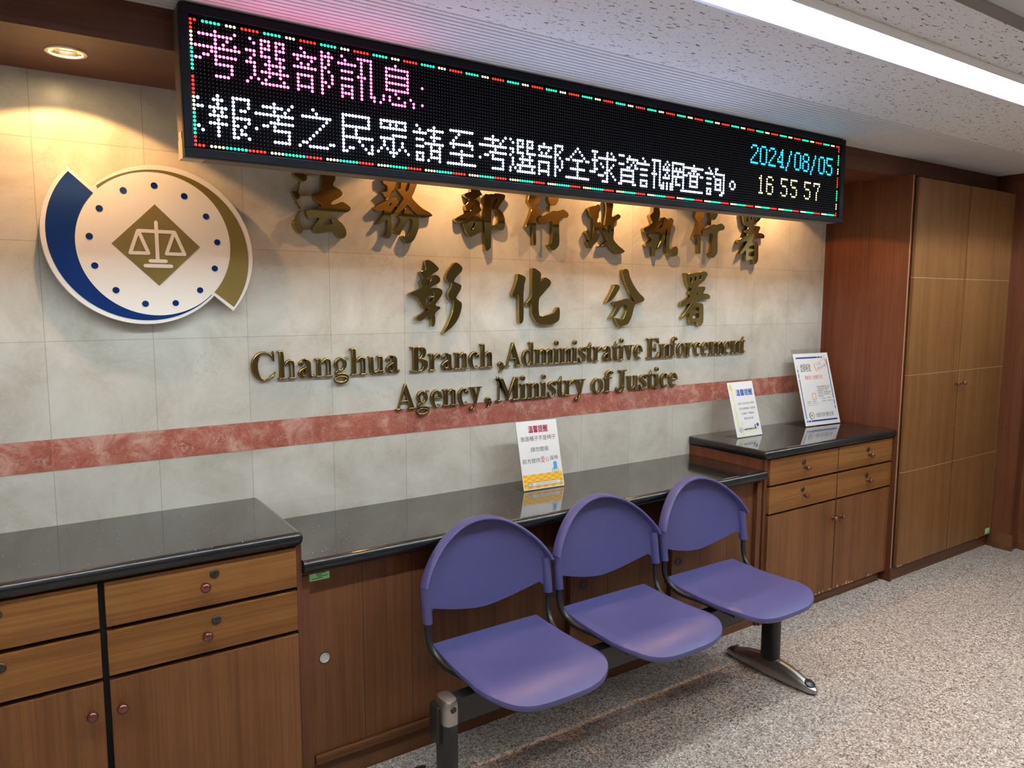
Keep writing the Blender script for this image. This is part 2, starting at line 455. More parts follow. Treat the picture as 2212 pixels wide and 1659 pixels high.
# ceiling: boards either side of the lamp slot
SL0, SL1 = -1.262, -1.412
bm = bmesh.new()
box(bm, -3.2, 5.6, SL0, -0.815, CEIL, CEIL+0.02)
box(bm, -3.2, 5.6, -1.63, SL1, CEIL, CEIL+0.02)
box(bm, -3.2, -1.6, SL1, SL0, CEIL, CEIL+0.02)
box(bm, 5.1, 5.6, SL1, SL0, CEIL, CEIL+0.02)
box(bm, -3.2, 5.6, -6.0, -2.9, CEIL, CEIL+0.02)
box(bm, -3.2, 5.6, -1.63, 0.06, CEIL+0.10, CEIL+0.12)
struct('ceiling', bm, M['board'])
struct('trim_4', B(-3.2, 5.6, -1.668, -1.63, CEIL-0.006, CEIL+0.02), M['alu'])
struct('trim_5', B(-3.2, 5.6, -2.9, -1.668, CEIL+0.002, CEIL+0.02), M['smooth_panel'])
# grooved moulding strip along the beam
bm = bmesh.new()
y = BEAM_Y; pitch = (0.815-0.41)/17
for i in range(17):
    a = y-i*pitch
    prof = [(a, CEIL+0.02), (a, CEIL+0.001), (a-0.0012, CEIL), (a-pitch*0.74+0.0012, CEIL), (a-pitch*0.74, CEIL+0.001), (a-pitch*0.74, CEIL+0.02)]
    extrude_profile(bm, prof, 'X', -3.2, 5.08)
box(bm, -3.2, 5.08, -0.815, BEAM_Y, CEIL+0.008, CEIL+0.02, mi=1)
box(bm, 5.08, 5.6, -0.815, BEAM_Y, CEIL, CEIL+0.02, mi=0)
struct('trim_3', bm, [M['groove'], M['groove_d']])
# right-hand panelled wall with its stepped pilaster
bm = bmesh.new()
box(bm, 5.085, 5.6, -0.636, 0.06, 0.0, CEIL)
box(bm, 5.175, 5.6, -1.55, -0.636, 0.0, CEIL)
box(bm, 5.185, 5.6, -6.0, -1.55, 0.0, CEIL, mi=1)
struct('wall_right', bm, [M['sidepanel'], M['room_paint']])
struct('baseboard_right', box(B(5.163, 5.176, -6.0, -0.650, 0.0, 0.10), 5.073, 5.086, -0.648, -0.534, 0.0, 0.10), M['plinthwood'])
struct('wall_left', B(-3.26, -3.2, -6.0, 0.06, 0.0, CEIL), M['room_paint'])
struct('wall_front', B(-3.26, 5.6, -6.06, -6.0, 0.0, CEIL), M['room_paint'])

# ================================================================== lights of the room
# linear lamp in the ceiling slot
t = thing('slot_lamp', 'long white recessed fluorescent strip light running along the ceiling', 'ceiling light', (1.75, -1.337, CEIL))
bm = bmesh.new()
def arc(cy, cz, r, a0, a1, n=6): return [(cy+r*math.cos(math.radians(a0+(a1-a0)*i/n)), cz+r*math.sin(math.radians(a0+(a1-a0)*i/n))) for i in range(n+1)]
near = [(-1.248, CEIL-0.003), (-1.262, CEIL-0.004), (-1.266, CEIL-0.001), (-1.276, CEIL+0.020), (-1.292, CEIL+0.040), (-1.302, CEIL+0.046), (-1.308, CEIL+0.060), (-1.308, CEIL+0.066), (-1.262, CEIL+0.066), (-1.256, CEIL+0.002), (-1.248, CEIL-0.001)]
extrude_profile(bm, near, 'X', -1.6, 5.1)
far = [(-1.432, CEIL-0.001), (-1.432, CEIL-0.005)] + arc(-1.408, CEIL+0.004, 0.016, 215, 350, 6) + [(-1.388, CEIL+0.022), (-1.374, CEIL+0.040), (-1.368, CEIL+0.060), (-1.368, CEIL+0.066), (-1.412, CEIL+0.066), (-1.416, CEIL+0.004)]
extrude_profile(bm, far, 'X', -1.6, 5.1)
box(bm, -1.6, 5.1, -1.368, -1.308, CEIL+0.060, CEIL+0.066)
part('reflector_housing', bm, M['fixture'], t, smooth=True)
for k in range(5):
    a = -1.55+k*1.32
    tb = part('fluorescent_tube', cyl(bmesh.new(), (a+0.02, -1.352, CEIL+0.049), (a+1.28, -1.352, CEIL+0.049), 0.0065, n=12), M['tube'], t, smooth=True)
    for c0 in (a, a+1.28): part('end_cap', cyl(bmesh.new(), (c0, -1.352, CEIL+0.049), (c0+0.02, -1.352, CEIL+0.049), 0.010, n=12), M['fixture'], tb, smooth=True)

# warm downlights in the soffit
def downlight(x, label):
    t = thing('downlight', label, 'downlight', (x, DLY, SOFF), group='downlights in the wooden soffit')
    r = DLR
    part('trim_ring', lathe(bmesh.new(), (x, DLY, SOFF), (0, 0, -1), [(-0.002, r-0.001), (0.004, r-0.003), (0.0055, r+0.002), (0.004, r+0.006), (0.0, r+0.0075), (-0.001, r+0.004)], 36), M['ring'], t, smooth=True)
    bm = lathe(bmesh.new(), (x, DLY, SOFF), (0, 0, 1), [(0.0, r-0.001), (0.006, r-0.004), (0.030, r-0.012), (0.060, 0.014), (0.062, 0.0)], 36)
    part('reflector_bowl', bm, M['bowl'], t, smooth=True)
    # gimbal-tilted lamp glass
    ax = Vector((0, 0.42, -1)).normalized()
    c = Vector((x, DLY, SOFF+0.008))
    part('lamp_glass', lathe(bmesh.new(), c, ax, [(-0.014, 0.012), (-0.002, 0.028), (0.002, 0.029), (0.006, 0.021), (0.009, 0.0)], 28), M['bulb'], t, smooth=True)
    part('gimbal_ring', lathe(bmesh.new(), c, ax, [(-0.003, 0.0295), (0.003, 0.0300), (0.004, 0.0335), (-0.002, 0.0345), (-0.004, 0.032)], 28), M['ring'], t, smooth=True)
    ld = bpy.data.lights.new('downlight_beam', 'SPOT'); ld.energy = SPOT_W; ld.color = (1.0, .50, .185)
    ld.spot_size = math.radians(128); ld.spot_blend = 0.10; ld.shadow_soft_size = 0.012
    lo = bpy.data.objects.new('downlight_beam', ld); C.objects.link(lo); lo.parent = t
    lo.location = (0, 0.014, -0.004)
    lo.rotation_euler = Vector((0, 0.04, -1)).to_track_quat('-Z', 'Y').to_euler()
    return t
downlight(DL[0], 'glowing warm downlight in the wooden soffit above the round emblem')
downlight(DL[1], 'warm downlight in the soffit behind the LED board, above the second upper character')
downlight(DL[2], 'warm downlight in the soffit behind the middle of the LED board')
downlight(DL[3], 'warm downlight in the soffit behind the right end of the LED board')

# unseen panels added to fill light onto floor, bench and cabinets
def fill_panel(x, y, label, w=1.2, d=0.6):
    t = thing('added_fill_panel', label, 'ceiling light', (x, y, CEIL-0.002), group='added fill panels out of view')
    z = CEIL
    bm = bmesh.new()
    for a in ((x-w/2, x+w/2, y-d/2, y-d/2+.03), (x-w/2, x+w/2, y+d/2-.03, y+d/2), (x-w/2, x-w/2+.03, y-d/2+.03, y+d/2-.03), (x+w/2-.03, x+w/2, y-d/2+.03, y+d/2-.03)):
        box(bm, *a, z-0.016, z-0.001)
    part('frame', bm, M['alu'], t)
    ld = bpy.data.lights.new('fill_glow', 'AREA'); ld.shape = 'RECTANGLE'; ld.size = w-.1; ld.size_y = d-.1; ld.energy = FILL_W; ld.color = (1.0, .97, .93); ld.spread = math.radians(112)
    lo = bpy.data.objects.new('fill_glow', ld); C.objects.link(lo); lo.parent = t; lo.location = (0, 0, -0.012)
    part('diffuser', B(x-w/2+.03, x+w/2-.03, y-d/2+.03, y+d/2-.03, z-0.010, z-0.004), M['fill_light'], t)
for i, (x, y) in enumerate([(-1.6, -3.4), (0.6, -3.4), (3.3, -2.45)]):
    fill_panel(x, y, ['added unseen fill panel behind the camera to the left', 'added unseen fill panel right behind the camera', 'added unseen fill panel behind the camera toward the panelled wall'][i])

# ================================================================== worktops and cabinets
TL, TM, TW = 0.8675, 0.773, -0.4926
def worktop(x0, x1, z, lround, rround, label):
    th, r = 0.042, 0.0205
    bm = B(x0, x1, TW, -0.0005, z-th, z)
    es = []
    for e in bm.edges:
        a, b = e.verts[0].co, e.verts[1].co
        fr = abs(a.y-TW) < 1e-6 and abs(b.y-TW) < 1e-6
        if fr and abs(a.z-b.z) < 1e-6: es.append(e)
        for cond, xx in ((lround, x0), (rround, x1)):
            if cond and abs(a.x-xx) < 1e-6 and abs(b.x-xx) < 1e-6: 
                if e not in es: es.append(e)
    bmesh.ops.bevel(bm, geom=es, offset=r*0.93, segments=6, affect='EDGES', profile=0.5)
    bm.normal_update()
    for f in bm.faces:
        if f.normal.z < 0.9: f.material_index = 1
    o = solo('worktop', bm, [M['granite'], M['edgeblack']], label, 'worktop', smooth=True)
    for p in o.data.polygons:
        if p.material_index == 0: p.use_smooth = False
    return o
worktop(-1.2, 0.6195, TL, False, True, 'black granite worktop on the nearest drawer cabinet at the left')
worktop(0.6175, 2.8295, TM, False, False, 'long low black granite worktop behind the purple bench')
worktop(2.8154, 3.9330, TL, True, False, 'black granite worktop on the right drawer cabinet carrying two sign stands')

def knob(parent, x, y, z, m, name='knob'):
    return part(name, lathe(bmesh.new(), (x, y, z), (0, -1, 0), [(0, 0.0085), (0.004, 0.008), (0.007, 0.0062), (0.011, 0.0062), (0.014, 0.010), (0.018, 0.0138), (0.023, 0.0148), (0.028, 0.0128), (0.0315, 0.0075), (0.0325, 0)], 22), m, parent, smooth=True)
def lock(parent, x, y, z):
    o = part('lock', lathe(bmesh.new(), (x, y, z), (0, -1, 0), [(0, 0.0135), (0.002, 0.0135), (0.004, 0.0118), (0.0038, 0.0095), (0.0046, 0.0085), (0.005, 0.0)], 24), M['lock'], parent, smooth=True)
    part('keyhole', B(x-0.0011, x+0.0011, y-0.0056, y-0.0046, z-0.005, z+0.003), M['lockd'], o)
def front(name, x0, x1, yb, yf, z0, z1, m, parent):
    return part(name, B(x0, x1, yf, yb, z0, z1, bev=0.0016, seg=2), m, parent)

# ---- left drawer cabinet
t = thing('drawer_cabinet', 'nearest wooden cabinet at the left with wide drawers over doors', 'cabinet', (-0.28, -0.24, 0))
bm = B(-1.18, 0.600, -0.452, 0.0-0.0005, 0.06, TL-0.044)
part('carcass', bm, M['void'], t)
part('side_panel', B(0.600, 0.6165, -0.466, -0.0005, 0.0, TL-0.044), M['carcass'], t)
part('plinth', B(-1.18, 0.600, -0.425, -0.40, 0.0, 0.06), M['plinthwood'], t)
part('top_rail', B(-1.18, 0.600, -0.462, -0.452, 0.8200, TL-0.044), M['carcass'], t)
YF = -0.475
for (x0, x1) in ((-0.47, 0.0655), (0.0815, 0.5975)):
    lx = 0.360 if x0 > 0 else -0.158
    kx = 0.331 if x0 > 0 else -0.185
    for z0, z1, lz, kz in ((0.6940, 0.8185, 0.787, 0.757), (0.5565, 0.6815, 0.648, 0.612)):
        d = front('drawer', x0, x1, -0.452, YF, z0, z1, M['drawer'], t)
        knob(d, kx, YF, kz, M['knob']); lock(d, lx, YF, lz)
    d = front('door', x0, x1, -0.452, YF, 0.065, 0.5430, M['door'], t)
    knob(d, 0.0345 if x0 < 0 else 0.1065, YF, 0.466, M['knob'])
for (x0, x1) in ((-1.02, -0.486),):
    for z0, z1 in ((0.6905, 0.8185), (0.5525, 0.6835)): front('drawer', x0, x1, -0.452, YF, z0, z1, M['drawer'], t)
    front('door', x0, x1, -0.452, YF, 0.065, 0.5455, M['door'], t)

# ---- low cabinet with sliding doors
t = thing('sliding_door_cabinet', 'low wooden cabinet with sliding doors behind the purple bench', 'cabinet', (1.71, -0.22, 0))
part('carcass', B(0.6175, 2.79, -0.405, -0.0005, 0.075, TM-0.044), M['carcass'], t)
part('plinth', B(0.6175, 2.829, -0.442, -0.405, 0.0, 0.078), M['plinthwood'], t)
part('bottom_track', B(0.648, 2.792, -0.455, -0.405, 0.078, 0.106, bev=0.003), M['plinthwood'], t)
part('top_rail', B(0.6175, 2.829, -0.450, -0.405, 0.715, TM-0.044), M['carcass'], t)
part('stile', B(0.6175, 0.643, -0.455, -0.405, 0.078, 0.715), M['carcass'], t)
part('stile', B(2.797, 2.829, -0.462, -0.405, 0.078, 0.715), M['carcass'], t)
part('stile', B(1.690, 1.722, -0.447, -0.405, 0.106, 0.715), M['carcass'], t)
def slider(x0, x1, yf, pulls):
    d = front('sliding_door', x0, x1, yf+0.016, yf, 0.107, 0.714, M['slide'], t)
    bm = bmesh.new()
    for k in range(1, 3):
        xx = x0+(x1-x0)*k/3; box(bm, xx-0.0008, xx+0.0008, yf-0.0003, yf+0.001, 0.108, 0.713)
    part('veneer_seam', bm, M['void'], d)
    for px, m in pulls:
        fp = part('finger_pull', lathe(bmesh.new(), (px, yf, 0.428), (0, -1, 0), [(0.0, 0.0165), (0.002, 0.0165), (0.0028, 0.0150), (0.0010, 0.0138), (0.0008, 0.0)], 26), m, d, smooth=True)
        part('rim', lathe(bmesh.new(), (px, yf, 0.428), (0, -1, 0), [(0.0, 0.0185), (0.0018, 0.0182), (0.0018, 0.0165), (0.0, 0.0165)], 26), M['lock'], fp, smooth=True)
slider(0.645, 1.178, -0.443, [(0.689, M['silverpull'])])
slider(1.176, 1.688, -0.424, [(1.628, M['blackpull'])])
slider(1.724, 2.262, -0.424, [(1.775, M['blackpull'])])
slider(2.255, 2.795, -0.443, [(2.296, M['blackpull'])])
al = part('asset_label', B(0.645, 0.712, -0.4437, -0.4431, 0.689, 0.724), M['lime'], t, label='pale green asset sticker with dark print')
bm = bmesh.new()
for k, (a, b) in enumerate([(0.668, 0.704), (0.668, 0.700), (0.668, 0.688), (0.672, 0.706), (0.654, 0.690)]):
    box(bm, a, b, -0.4441, -0.4437, 0.7150-k*0.0052, 0.7172-k*0.0052)
part('printed_lines', bm, flat('darkgreen', (.02, .12, .035)), al)

# ---- right drawer cabinet
t = thing('drawer_cabinet', 'right wooden cabinet with four small drawers over two scuffed doors', 'cabinet', (3.38, -0.24, 0))
part('carcass', B(2.850, 3.933, -0.450, -0.0005, 0.06, TL-0.044), M['void'], t)
part('side_panel', B(2.8305, 2.850, -0.452, -0.0005, 0.0, TL-0.044), M['sidepanel'], t)
part('stile', B(2.845, 2.866, -0.462, -0.452, 0.0, TL-0.044), M['carcass'], t)
part('gap_shade_strip', B(3.415, 3.427, -0.4715, -0.450, 0.064, 0.818), M['void'], t)  # black strip filling the gap, painting its shade
part('plinth', B(2.850, 3.905, -0.447, -0.40, 0.0, 0.06), M['plinthwood'], t)
part('top_rail', B(2.850, 3.933, -0.461, -0.450, 0.8212, TL-0.044), M['carcass'], t)
YR = -0.475
def chips(xs, z, h, parent, y):
    bm = bmesh.new()
    for x in xs:
        w = random.uniform(.004, .012); hh = h*random.uniform(.4, 1.2)
        flat_poly(bm, [(x-w, z), (x+w, z), (x+w*.6, z+hh*.5), (x+w*.2, z+hh), (x-w*.3, z+hh*.6), (x-w*.8, z+hh*.35)], y-0.0004)
    part('veneer_chip', bm, M['chip'], parent)
M['chip'] = mat('bare_chipped_wood', (.56, .38, .21), .7)
for i, (x0, x1, kx) in enumerate(((2.8685, 3.4170, 3.128), (3.4250, 3.928, 3.688))):
    for j, (z0, z1) in enumerate(((0.6935, 0.820), (0.5535, 0.6830))):
        d = front('drawer', x0, x1, -0.450, YR, z0, z1, M['drawer'], t)
        knob(d, kx+0.012, YR, (z0+z1)/2-0.006, M['knobcu']); lock(d, kx, YR, (z0+z1)/2+0.024)
        if i == 0 and j == 1: chips([2.878], z0+0.002, 0.012, d, YR)
    d = front('door', x0, x1, -0.450, YR, 0.062, 0.543, M['door'], t)
    knob(d, 3.394 if i == 0 else 3.462, YR, 0.452, M['knobcu'])
    chips([3.28, 3.31, 3.34, 3.395, 3.41] if i == 0 else [3.47, 3.52, 3.55, 3.575, 3.60, 3.76, 3.79], 0.0635, 0.020, d, YR)

# ---- tall cabinet
M['edgeband_glint'] = mat('pale_edge_and_glint', (.42, .26, .16), .4)  # pale edge colour; in the door joints it paints caught light
t = thing('tall_cabinet', 'tall wooden cabinet with panelled double doors at the right end', 'cabinet', (4.5, -0.26, 0))
part('carcass', B(3.955, 5.080, -0.494, 0.0, 0.075, SOFF-0.002), M['void'], t)
part('side_panel', B(3.935, 3.955, -0.500, 0.0, 0.0, SOFF), M['sidepanel'], t)
part('edge_strip', B(3.9335, 3.9365, -0.5035, -0.500, 0.08, SOFF-0.004), M['edgeband_glint'], t)
part('plinth', B(3.955, 5.080, -0.492, -0.45, 0.0, 0.075), M['plinthwood'], t)
part('gap_shade_strip', B(4.510, 4.528, -0.5135, -0.494, 0.085, 2.224), M['void'], t)  # dark filler standing in for the shade between the doors
ZT = [0.083, 0.625, 1.167, 1.697, 2.226]
for i, (x0, x1) in enumerate(((3.962, 4.512), (4.526, 5.076))):
    bm = bmesh.new()
    for z0, z1 in zip(ZT, ZT[1:]): box(bm, x0, x1, -0.520, -0.500, z0+0.0016, z1-0.0016, bev=0.0016, seg=2)
    d = part('door', bm, M['tall'], t)
    for z in ZT[1:-1]: part('joint_glint', B(x0+0.001, x1-0.001, -0.5188, -0.500, z-0.0016, z+0.0016), M['edgeband_glint'], d)  # pale strip paints the light caught along the panel edges
    knob(d, 4.482 if i == 0 else 4.560, -0.520, 1.094, M['knobcu'])
    chips([3.975, 3.99, 4.01, 4.10] if i == 0 else [4.53, 4.9], ZT[0]+0.001, 0.014, d, -0.520)
    if i == 1:
        al = part('asset_label', B(5.000, 5.058, -0.5208, -0.5202, 0.092, 0.128), M['lime'], d, label='small green asset sticker')

# ================================================================== LED message board
SX0, SX1, SZ0, SZ1 = 0.326, 3.302, 1.9465, 2.3365
SYF, SYB = -0.500, -0.4115
LX, LPX, LZ, LPZ = 0.3555, 0.010105, 2.3005, 0.01034
t = thing('led_message_board', 'long black LED message board with lit red, white and cyan text', 'led sign', ((SX0+SX1)/2, -0.45, SZ0))
part('housing', B(SX0+0.002, SX1-0.002, SYF+0.012, SYB, SZ0+0.002, SZ1-0.002), M['signbody'], t)
bm = bmesh.new()
fi = 0.0235
for a in ((SX0, SX1, SZ0, SZ0+fi), (SX0, SX1, SZ1-fi, SZ1), (SX0, SX0+fi, SZ0+fi, SZ1-fi), (SX1-fi-0.008, SX1, SZ0+fi, SZ1-fi)):
    box(bm, a[0], a[1], SYF-0.006, SYF+0.016, a[2], a[3], bev=0.002, seg=1)
part('frame', bm, M['signframe'], t)
part('screen', B(SX0+fi-.002, SX1-fi-.004, SYF+0.002, SYF+0.012, SZ0+fi-.002, SZ1-fi+.002), M['screen'], t)
W_, H_ = 288, 32
grid = {}
def put(rows, c0, r0, key):
    for j, s in enumerate(rows):
        for i, ch in enumerate(s):
            if ch == '#': grid[(c0+i, r0+j)] = key
def spec(txt, key):
    """'row: a-b c d' runs of lit columns"""
    for ln in txt.strip().split('\n'):
        r, rest = ln.split(':')
        for tok in rest.split():
            if '-' in tok: a, b = map(int, tok.split('-'))
            else: a = b = int(tok)
            for c in range(a, b+1): grid[(c, int(r))] = key
spec('''2:6 11 15 18-20 22-24 29 35 37 41 46-50 58
3:2-10 16 18 20 22 24 30 35-38 42 47 50 55-62
4:6 9 18-20 22-24 27-33 35 37 40-45 47 50 55 62
5:6 8 11 14-16 18 22 28 32 35 37 47 50 55-62
6:1-12 16 18-20 22-24 29 31 35 36 41-44 47 50 55 62
7:5 6 15 20 23 27-33 35 37 46-48 50 55-62 67
8:3 4 6-11 14-16 19-24 35 38 41-44 47 50 55 62
9:1 2 6 16 20 23 28-32 35 38 47 50 55-62
10:6-10 16 18-25 28 32 35 36 38 41-44 47 50 58
11:10 16 20 23 28 32 35 37 41 44 47 50 54 56 59 63
12:10 15 17 19 24 28-32 35 41-44 47 50 51 54 56 61 64 67
13:6-9 14 18-25 28 32 35 41 44 47 51 53 57-61 64''', 'pink')
kao = ['.....#....#.', '..######.#..', '.....#..#...', '###########.', '......#.....', '....#######.', '..##.#......', '#....#####..', '.........#..', '.........#..', '.....#####..']
spec('''18:6 10-14 32 41-49 53-61 65 71
19:1 5-7 10 14 33 41 49 53 56 58 61 66 69-74
20:6 10 14 29-37 41 49 53-61 64-68 71
21:1 2 4-8 10 12 13 36 41-49 70-73
22:5 7 10 35 41 45 57-61 65-67 71
23:4-8 10-14 34 41 45 53-57 68-74
24:6 10 14 33 41-50 54 57 60 65-67 70 73
25:4-8 10 11 13 32 41 46 54 57 60 70-73
26:1 6 10 12 31 41 47 50 53 55 57 59 61 65-67 70 73
27:2 6 10 12 13 29 30 37 38 41 43 44 48 50 52 56-58 62 65 67 70-73
28:6 10 11 14 28 31-36 41 42 49 50 57 65-67 69 73
18:77-85 100 103-105 107-109 114 119-122 129 136-138 143 145 149-151 154
19:80 101 103 105 107 109 112-117 119 122 128 130 137 143 146 153-158
20:79 103-105 107-109 112 116 119 121 127 131 137 139-147 153 156 158
21:78 84 100 101 103 107 113 115 119 120 126 132 136-138 143 149-151 155 157
22:77-85 101 103-105 107-110 112-117 119 121 124 125 127-131 133 134 137 140 143 146 153 154 157 158
23:78 85 100 105 108 119 122 129 137 141 143 145 150-156
24:81 101 104-109 112-116 119 122 129 137 138 143 144 150 156
25:77-85 101 105 108 112 116 119 120 122 126-132 135-137 142 143 145 150-156
26:81 101 103-110 112 116 119 121 129 139-141 143 146 150 156
27:81 100 102 104 109 112-116 119 129 143 147 150-156
28:76-86 100 103-110 112 116 119 124-134 141-143 149 150 156 157''', 'white')
put(kao, 16, 18, 'white'); put(kao, 88, 18, 'white')
put(['..#....#####', '...#....#..#', '######..#..#', '........#..#', '.####...#..#', '.......###.#', '.####...#..#', '........#..#', '.####...#..#', '.#..#...#..##', '.####...#...#'], 159, 18, 'white')
put(['..#..#######', '.#.#.#.....#', '#.#..#.#.#.#', '####.#######', '..#..#..#..#', '.#.#.#######', '####.#.#...#', '.....#.#...#', '#.#.##.###.#', '#.#.##.....#', '#.#.##....##'], 172, 18, 'white')
put(['.....#.....', '###########', '....###....', '..##.#.##..', '##.#####.##', '...#...#...', '...#####...', '...#...#...', '...#####...', '...........', '###########'], 184, 18, 'white')
put(['..#...##....', '...#..#.....', '#####.######', '.....#.....#', '.###..####.#', '......#..#.#', '.###..####.#', '......#..#.#', '.###..####.#', '.#.#......##', '.###.....##.'], 196, 18, 'white')
put(['.##.', '#..#', '#..#', '.##.'], 211, 22, 'white')
D5 = {'0': ['.###.', '#...#', '#...#', '#...#', '#...#', '#...#', '#...#', '.###.'], '2': ['.###.', '#...#', '....#', '...#.', '..#..', '.#...', '#....', '#####'],
      '4': ['...#.', '..##.', '..##.', '.#.#.', '#..#.', '####.', '...#.', '..###'], '8': ['.###.', '#...#', '#...#', '.###.', '#...#', '#...#', '#...#', '.###.'],
      '5': ['#####', '#....', '#....', '.###.', '....#', '....#', '#...#', '.###.'], '/': ['...#', '...#', '..#.', '..#.', '..#.', '.#..', '.#..', '#...', '#...'],
      '1': ['..#..', '.##..', '..#..', '..#..', '..#..', '..#..', '..#..', '.###.'], '6': ['.###.', '#...#', '#....', '####.', '#...#', '#...#', '#...#', '.###.'],
      '7': ['#####', '#...#', '...#.', '...#.', '..#..', '..#..', '..#..', '..#..']}
for i, ch in enumerate('2024/08/05'): put(D5[ch], 224+6*i, 6, 'cyan')
for ch, c0 in zip('165557', (229, 235, 245, 252, 262, 269)): put(D5[ch], c0, 18, 'time')
for c in range(W_):
    k = (c+3) % 16
    key = 'red' if k < 5 else 'green' if 6 <= k <= 10 else 'yellow' if 12 <= k <= 14 else None
    if key: grid[(c, 0)] = key
    k = (c-4) % 16
    key = 'yellow' if k < 4 else 'green' if k < 10 else 'red' if k < 15 else None
    if key: grid[(c, 31)] = key
for r in range(H_):
    grid[(0, r)] = 'red' if r < 3 else 'yellow' if r < 7 else 'green' if r < 13 else None if r == 13 else 'red' if r < 19 else 'yellow' if r < 23 else 'green' if r < 29 else 'red'
    k = (r+2) % 16
    grid[(287, r)] = 'red' if k < 5 else None if k == 5 else 'green' if k < 11 else None if k == 11 else 'yellow' if k < 15 else None
grid[(287, 30)] = grid[(287, 31)] = 'red'
grid[(286, 0)] = grid[(285, 0)] = 'red'
def dots(keys, r, y, n, dome):
    bm = bmesh.new()
    for (c, rw) in keys:
        x, z = LX+c*LPX, LZ-rw*LPZ
        ring = [bm.verts.new((x+r*math.cos(2*PI*i/n), y, z+r*math.sin(2*PI*i/n))) for i in range(n)]
        if dome:
            r2 = [bm.verts.new((x+.62*r*math.cos(2*PI*i/n), y-dome*.8, z+.62*r*math.sin(2*PI*i/n))) for i in range(n)]
            for i in range(n): bm.faces.new((ring[i], ring[(i+1) % n], r2[(i+1) % n], r2[i]))
            bm.faces.new(r2)
        else: bm.faces.new(ring)
    return bm
by = {}
for k, v in grid.items():
    if v: by.setdefault(v, []).append(k)
lit = {k for k, v in grid.items() if v}
YL = SYF+0.0015
part('unlit_pixels', dots([(c, r) for c in range(W_) for r in range(H_) if (c, r) not in lit], 0.00125, YL, 5, 0), M['led_off'], t, stuff=True)
def chars(key, r0, r1, starts, glyphs, m, name='lit_character'):
    for (a, b), g in zip(starts, glyphs):
        ks = [k for k in by[key] if r0 <= k[1] <= r1 and a <= k[0] < b]
        if ks: part(name, dots(ks, 0.0041, YL, 8, 0.0016), M[m], t, label='lit %s %s' % ({'pink': 'magenta character', 'white': 'white character', 'cyan': 'cyan figure', 'time': 'pale yellow figure'}[key], g))
chars('pink', 2, 13, [(0, 13), (13, 26), (26, 39), (39, 52), (52, 66), (66, 70)], '考選部訊息：', 'led_pink')
chars('white', 17, 29, [(0, 4)]+[(4+12*i-1 if i else 4, 4+12*(i+1)-1) for i in range(17)]+[(207, 220)], '幸報考之民眾請至考選部全球資訊網查詢。', 'led_white')
chars('cyan', 6, 15, [(224+6*i, 230+6*i) for i in range(10)], '2024/08/05', 'led_cyan', 'lit_figure')
chars('time', 17, 26, [(228, 234), (234, 241), (244, 251), (251, 259), (261, 268), (268, 276)], '165557', 'led_yellow', 'lit_figure')
bm = bmesh.new()
for i, key in enumerate(('red', 'green', 'yellow')):
    q = dots(by[key], 0.0039, YL, 8, 0.0016); me = bpy.data.meshes.new('q'); q.to_mesh(me); q.free()
    nf = len(bm.faces); bm.from_mesh(me); bpy.data.meshes.remove(me); bm.faces.ensure_lookup_table()
    for f in bm.faces[nf:]: f.material_index = i
part('border_lights', bm, [M['led_red'], M['led_green'], M['led_yellow']], t, label='dashed border of red, green and pale yellow lights')
# strips of beige paper tape round the lower left corner
bm = bmesh.new()
box(bm, SX0-0.0006, SX0+0.002, -0.478, -0.425, SZ0, SZ0+0.050)
box(bm, SX0-0.0008, SX0+0.002, -0.470, -0.440, SZ0+0.050, SZ0+0.070)
box(bm, SX0, SX0+0.055, -0.478, -0.430, SZ0-0.0008, SZ0+0.0025)
part('paper_tape', bm, M['tape'], t, label='beige paper tape on the corner')

# ================================================================== round emblem on the wall
def arcp(c, r, a0, a1, n=60): return [(c[0]+r*math.cos(math.radians(a0+(a1-a0)*i/n)), c[1]+r*math.sin(math.radians(a0+(a1-a0)*i/n))) for i in range(n+1)]
EC = (0.3166, 1.7430)
t = thing('wall_emblem', 'round white emblem with blue and gold crescents around a balance scale', 'emblem', (0.315, -0.025, 1.489))
EY = -0.046
sil = arcp((.3399, 1.7150), .2742, -42.0, 136, 70)+arcp((.2802, 1.7670), .2760, 135.0, 318, 70)
part('backing_plate', shape2d(bmesh.new(), [sil], -0.014, EY, bevel=0.0012), M['emb_white'], t)
part('standoff', cyl(cyl(bmesh.new(), (0.2, -0.001, 1.85), (0.2, -0.016, 1.85), 0.012), (0.43, -0.001, 1.64), (0.43, -0.016, 1.64), 0.012), M['alu'], t)
gold = arcp((.330, 1.7055), .2695, -36.6, 130, 60)+arcp(EC, .2255, 134, -41.5, 60)
blue = arcp((.2859, 1.7712), .2675, 138.5, 315.5, 60)+arcp(EC, .2240, 316, 139, 60)
part('gold_crescent', shape2d(bmesh.new(), [gold], EY, EY-0.0012), M['emb_gold'], t)
part('blue_crescent', shape2d(bmesh.new(), [blue], EY, EY-0.0012), M['emb_blue'], t)
for dx, dz in ((.230, 1.904), (.318, 1.926), (.405, 1.900), (.469, 1.840), (.501, 1.758), (.490, 1.672), (.441, 1.600), (.365, 1.558), (.276, 1.556), (.195, 1.598), (.141, 1.672), (.131, 1.760), (.162, 1.845)):
    part('dot', shape2d(bmesh.new(), [arcp((dx, dz), .0098, 0, 349, 30)], EY, EY-0.0012), M['emb_blue'], t)
part('diamond', shape2d(bmesh.new(), [[(.317, 1.868), (.446, 1.740), (.319, 1.613), (.190, 1.741)]], EY, EY-0.0010), M['emb_gold'], t)
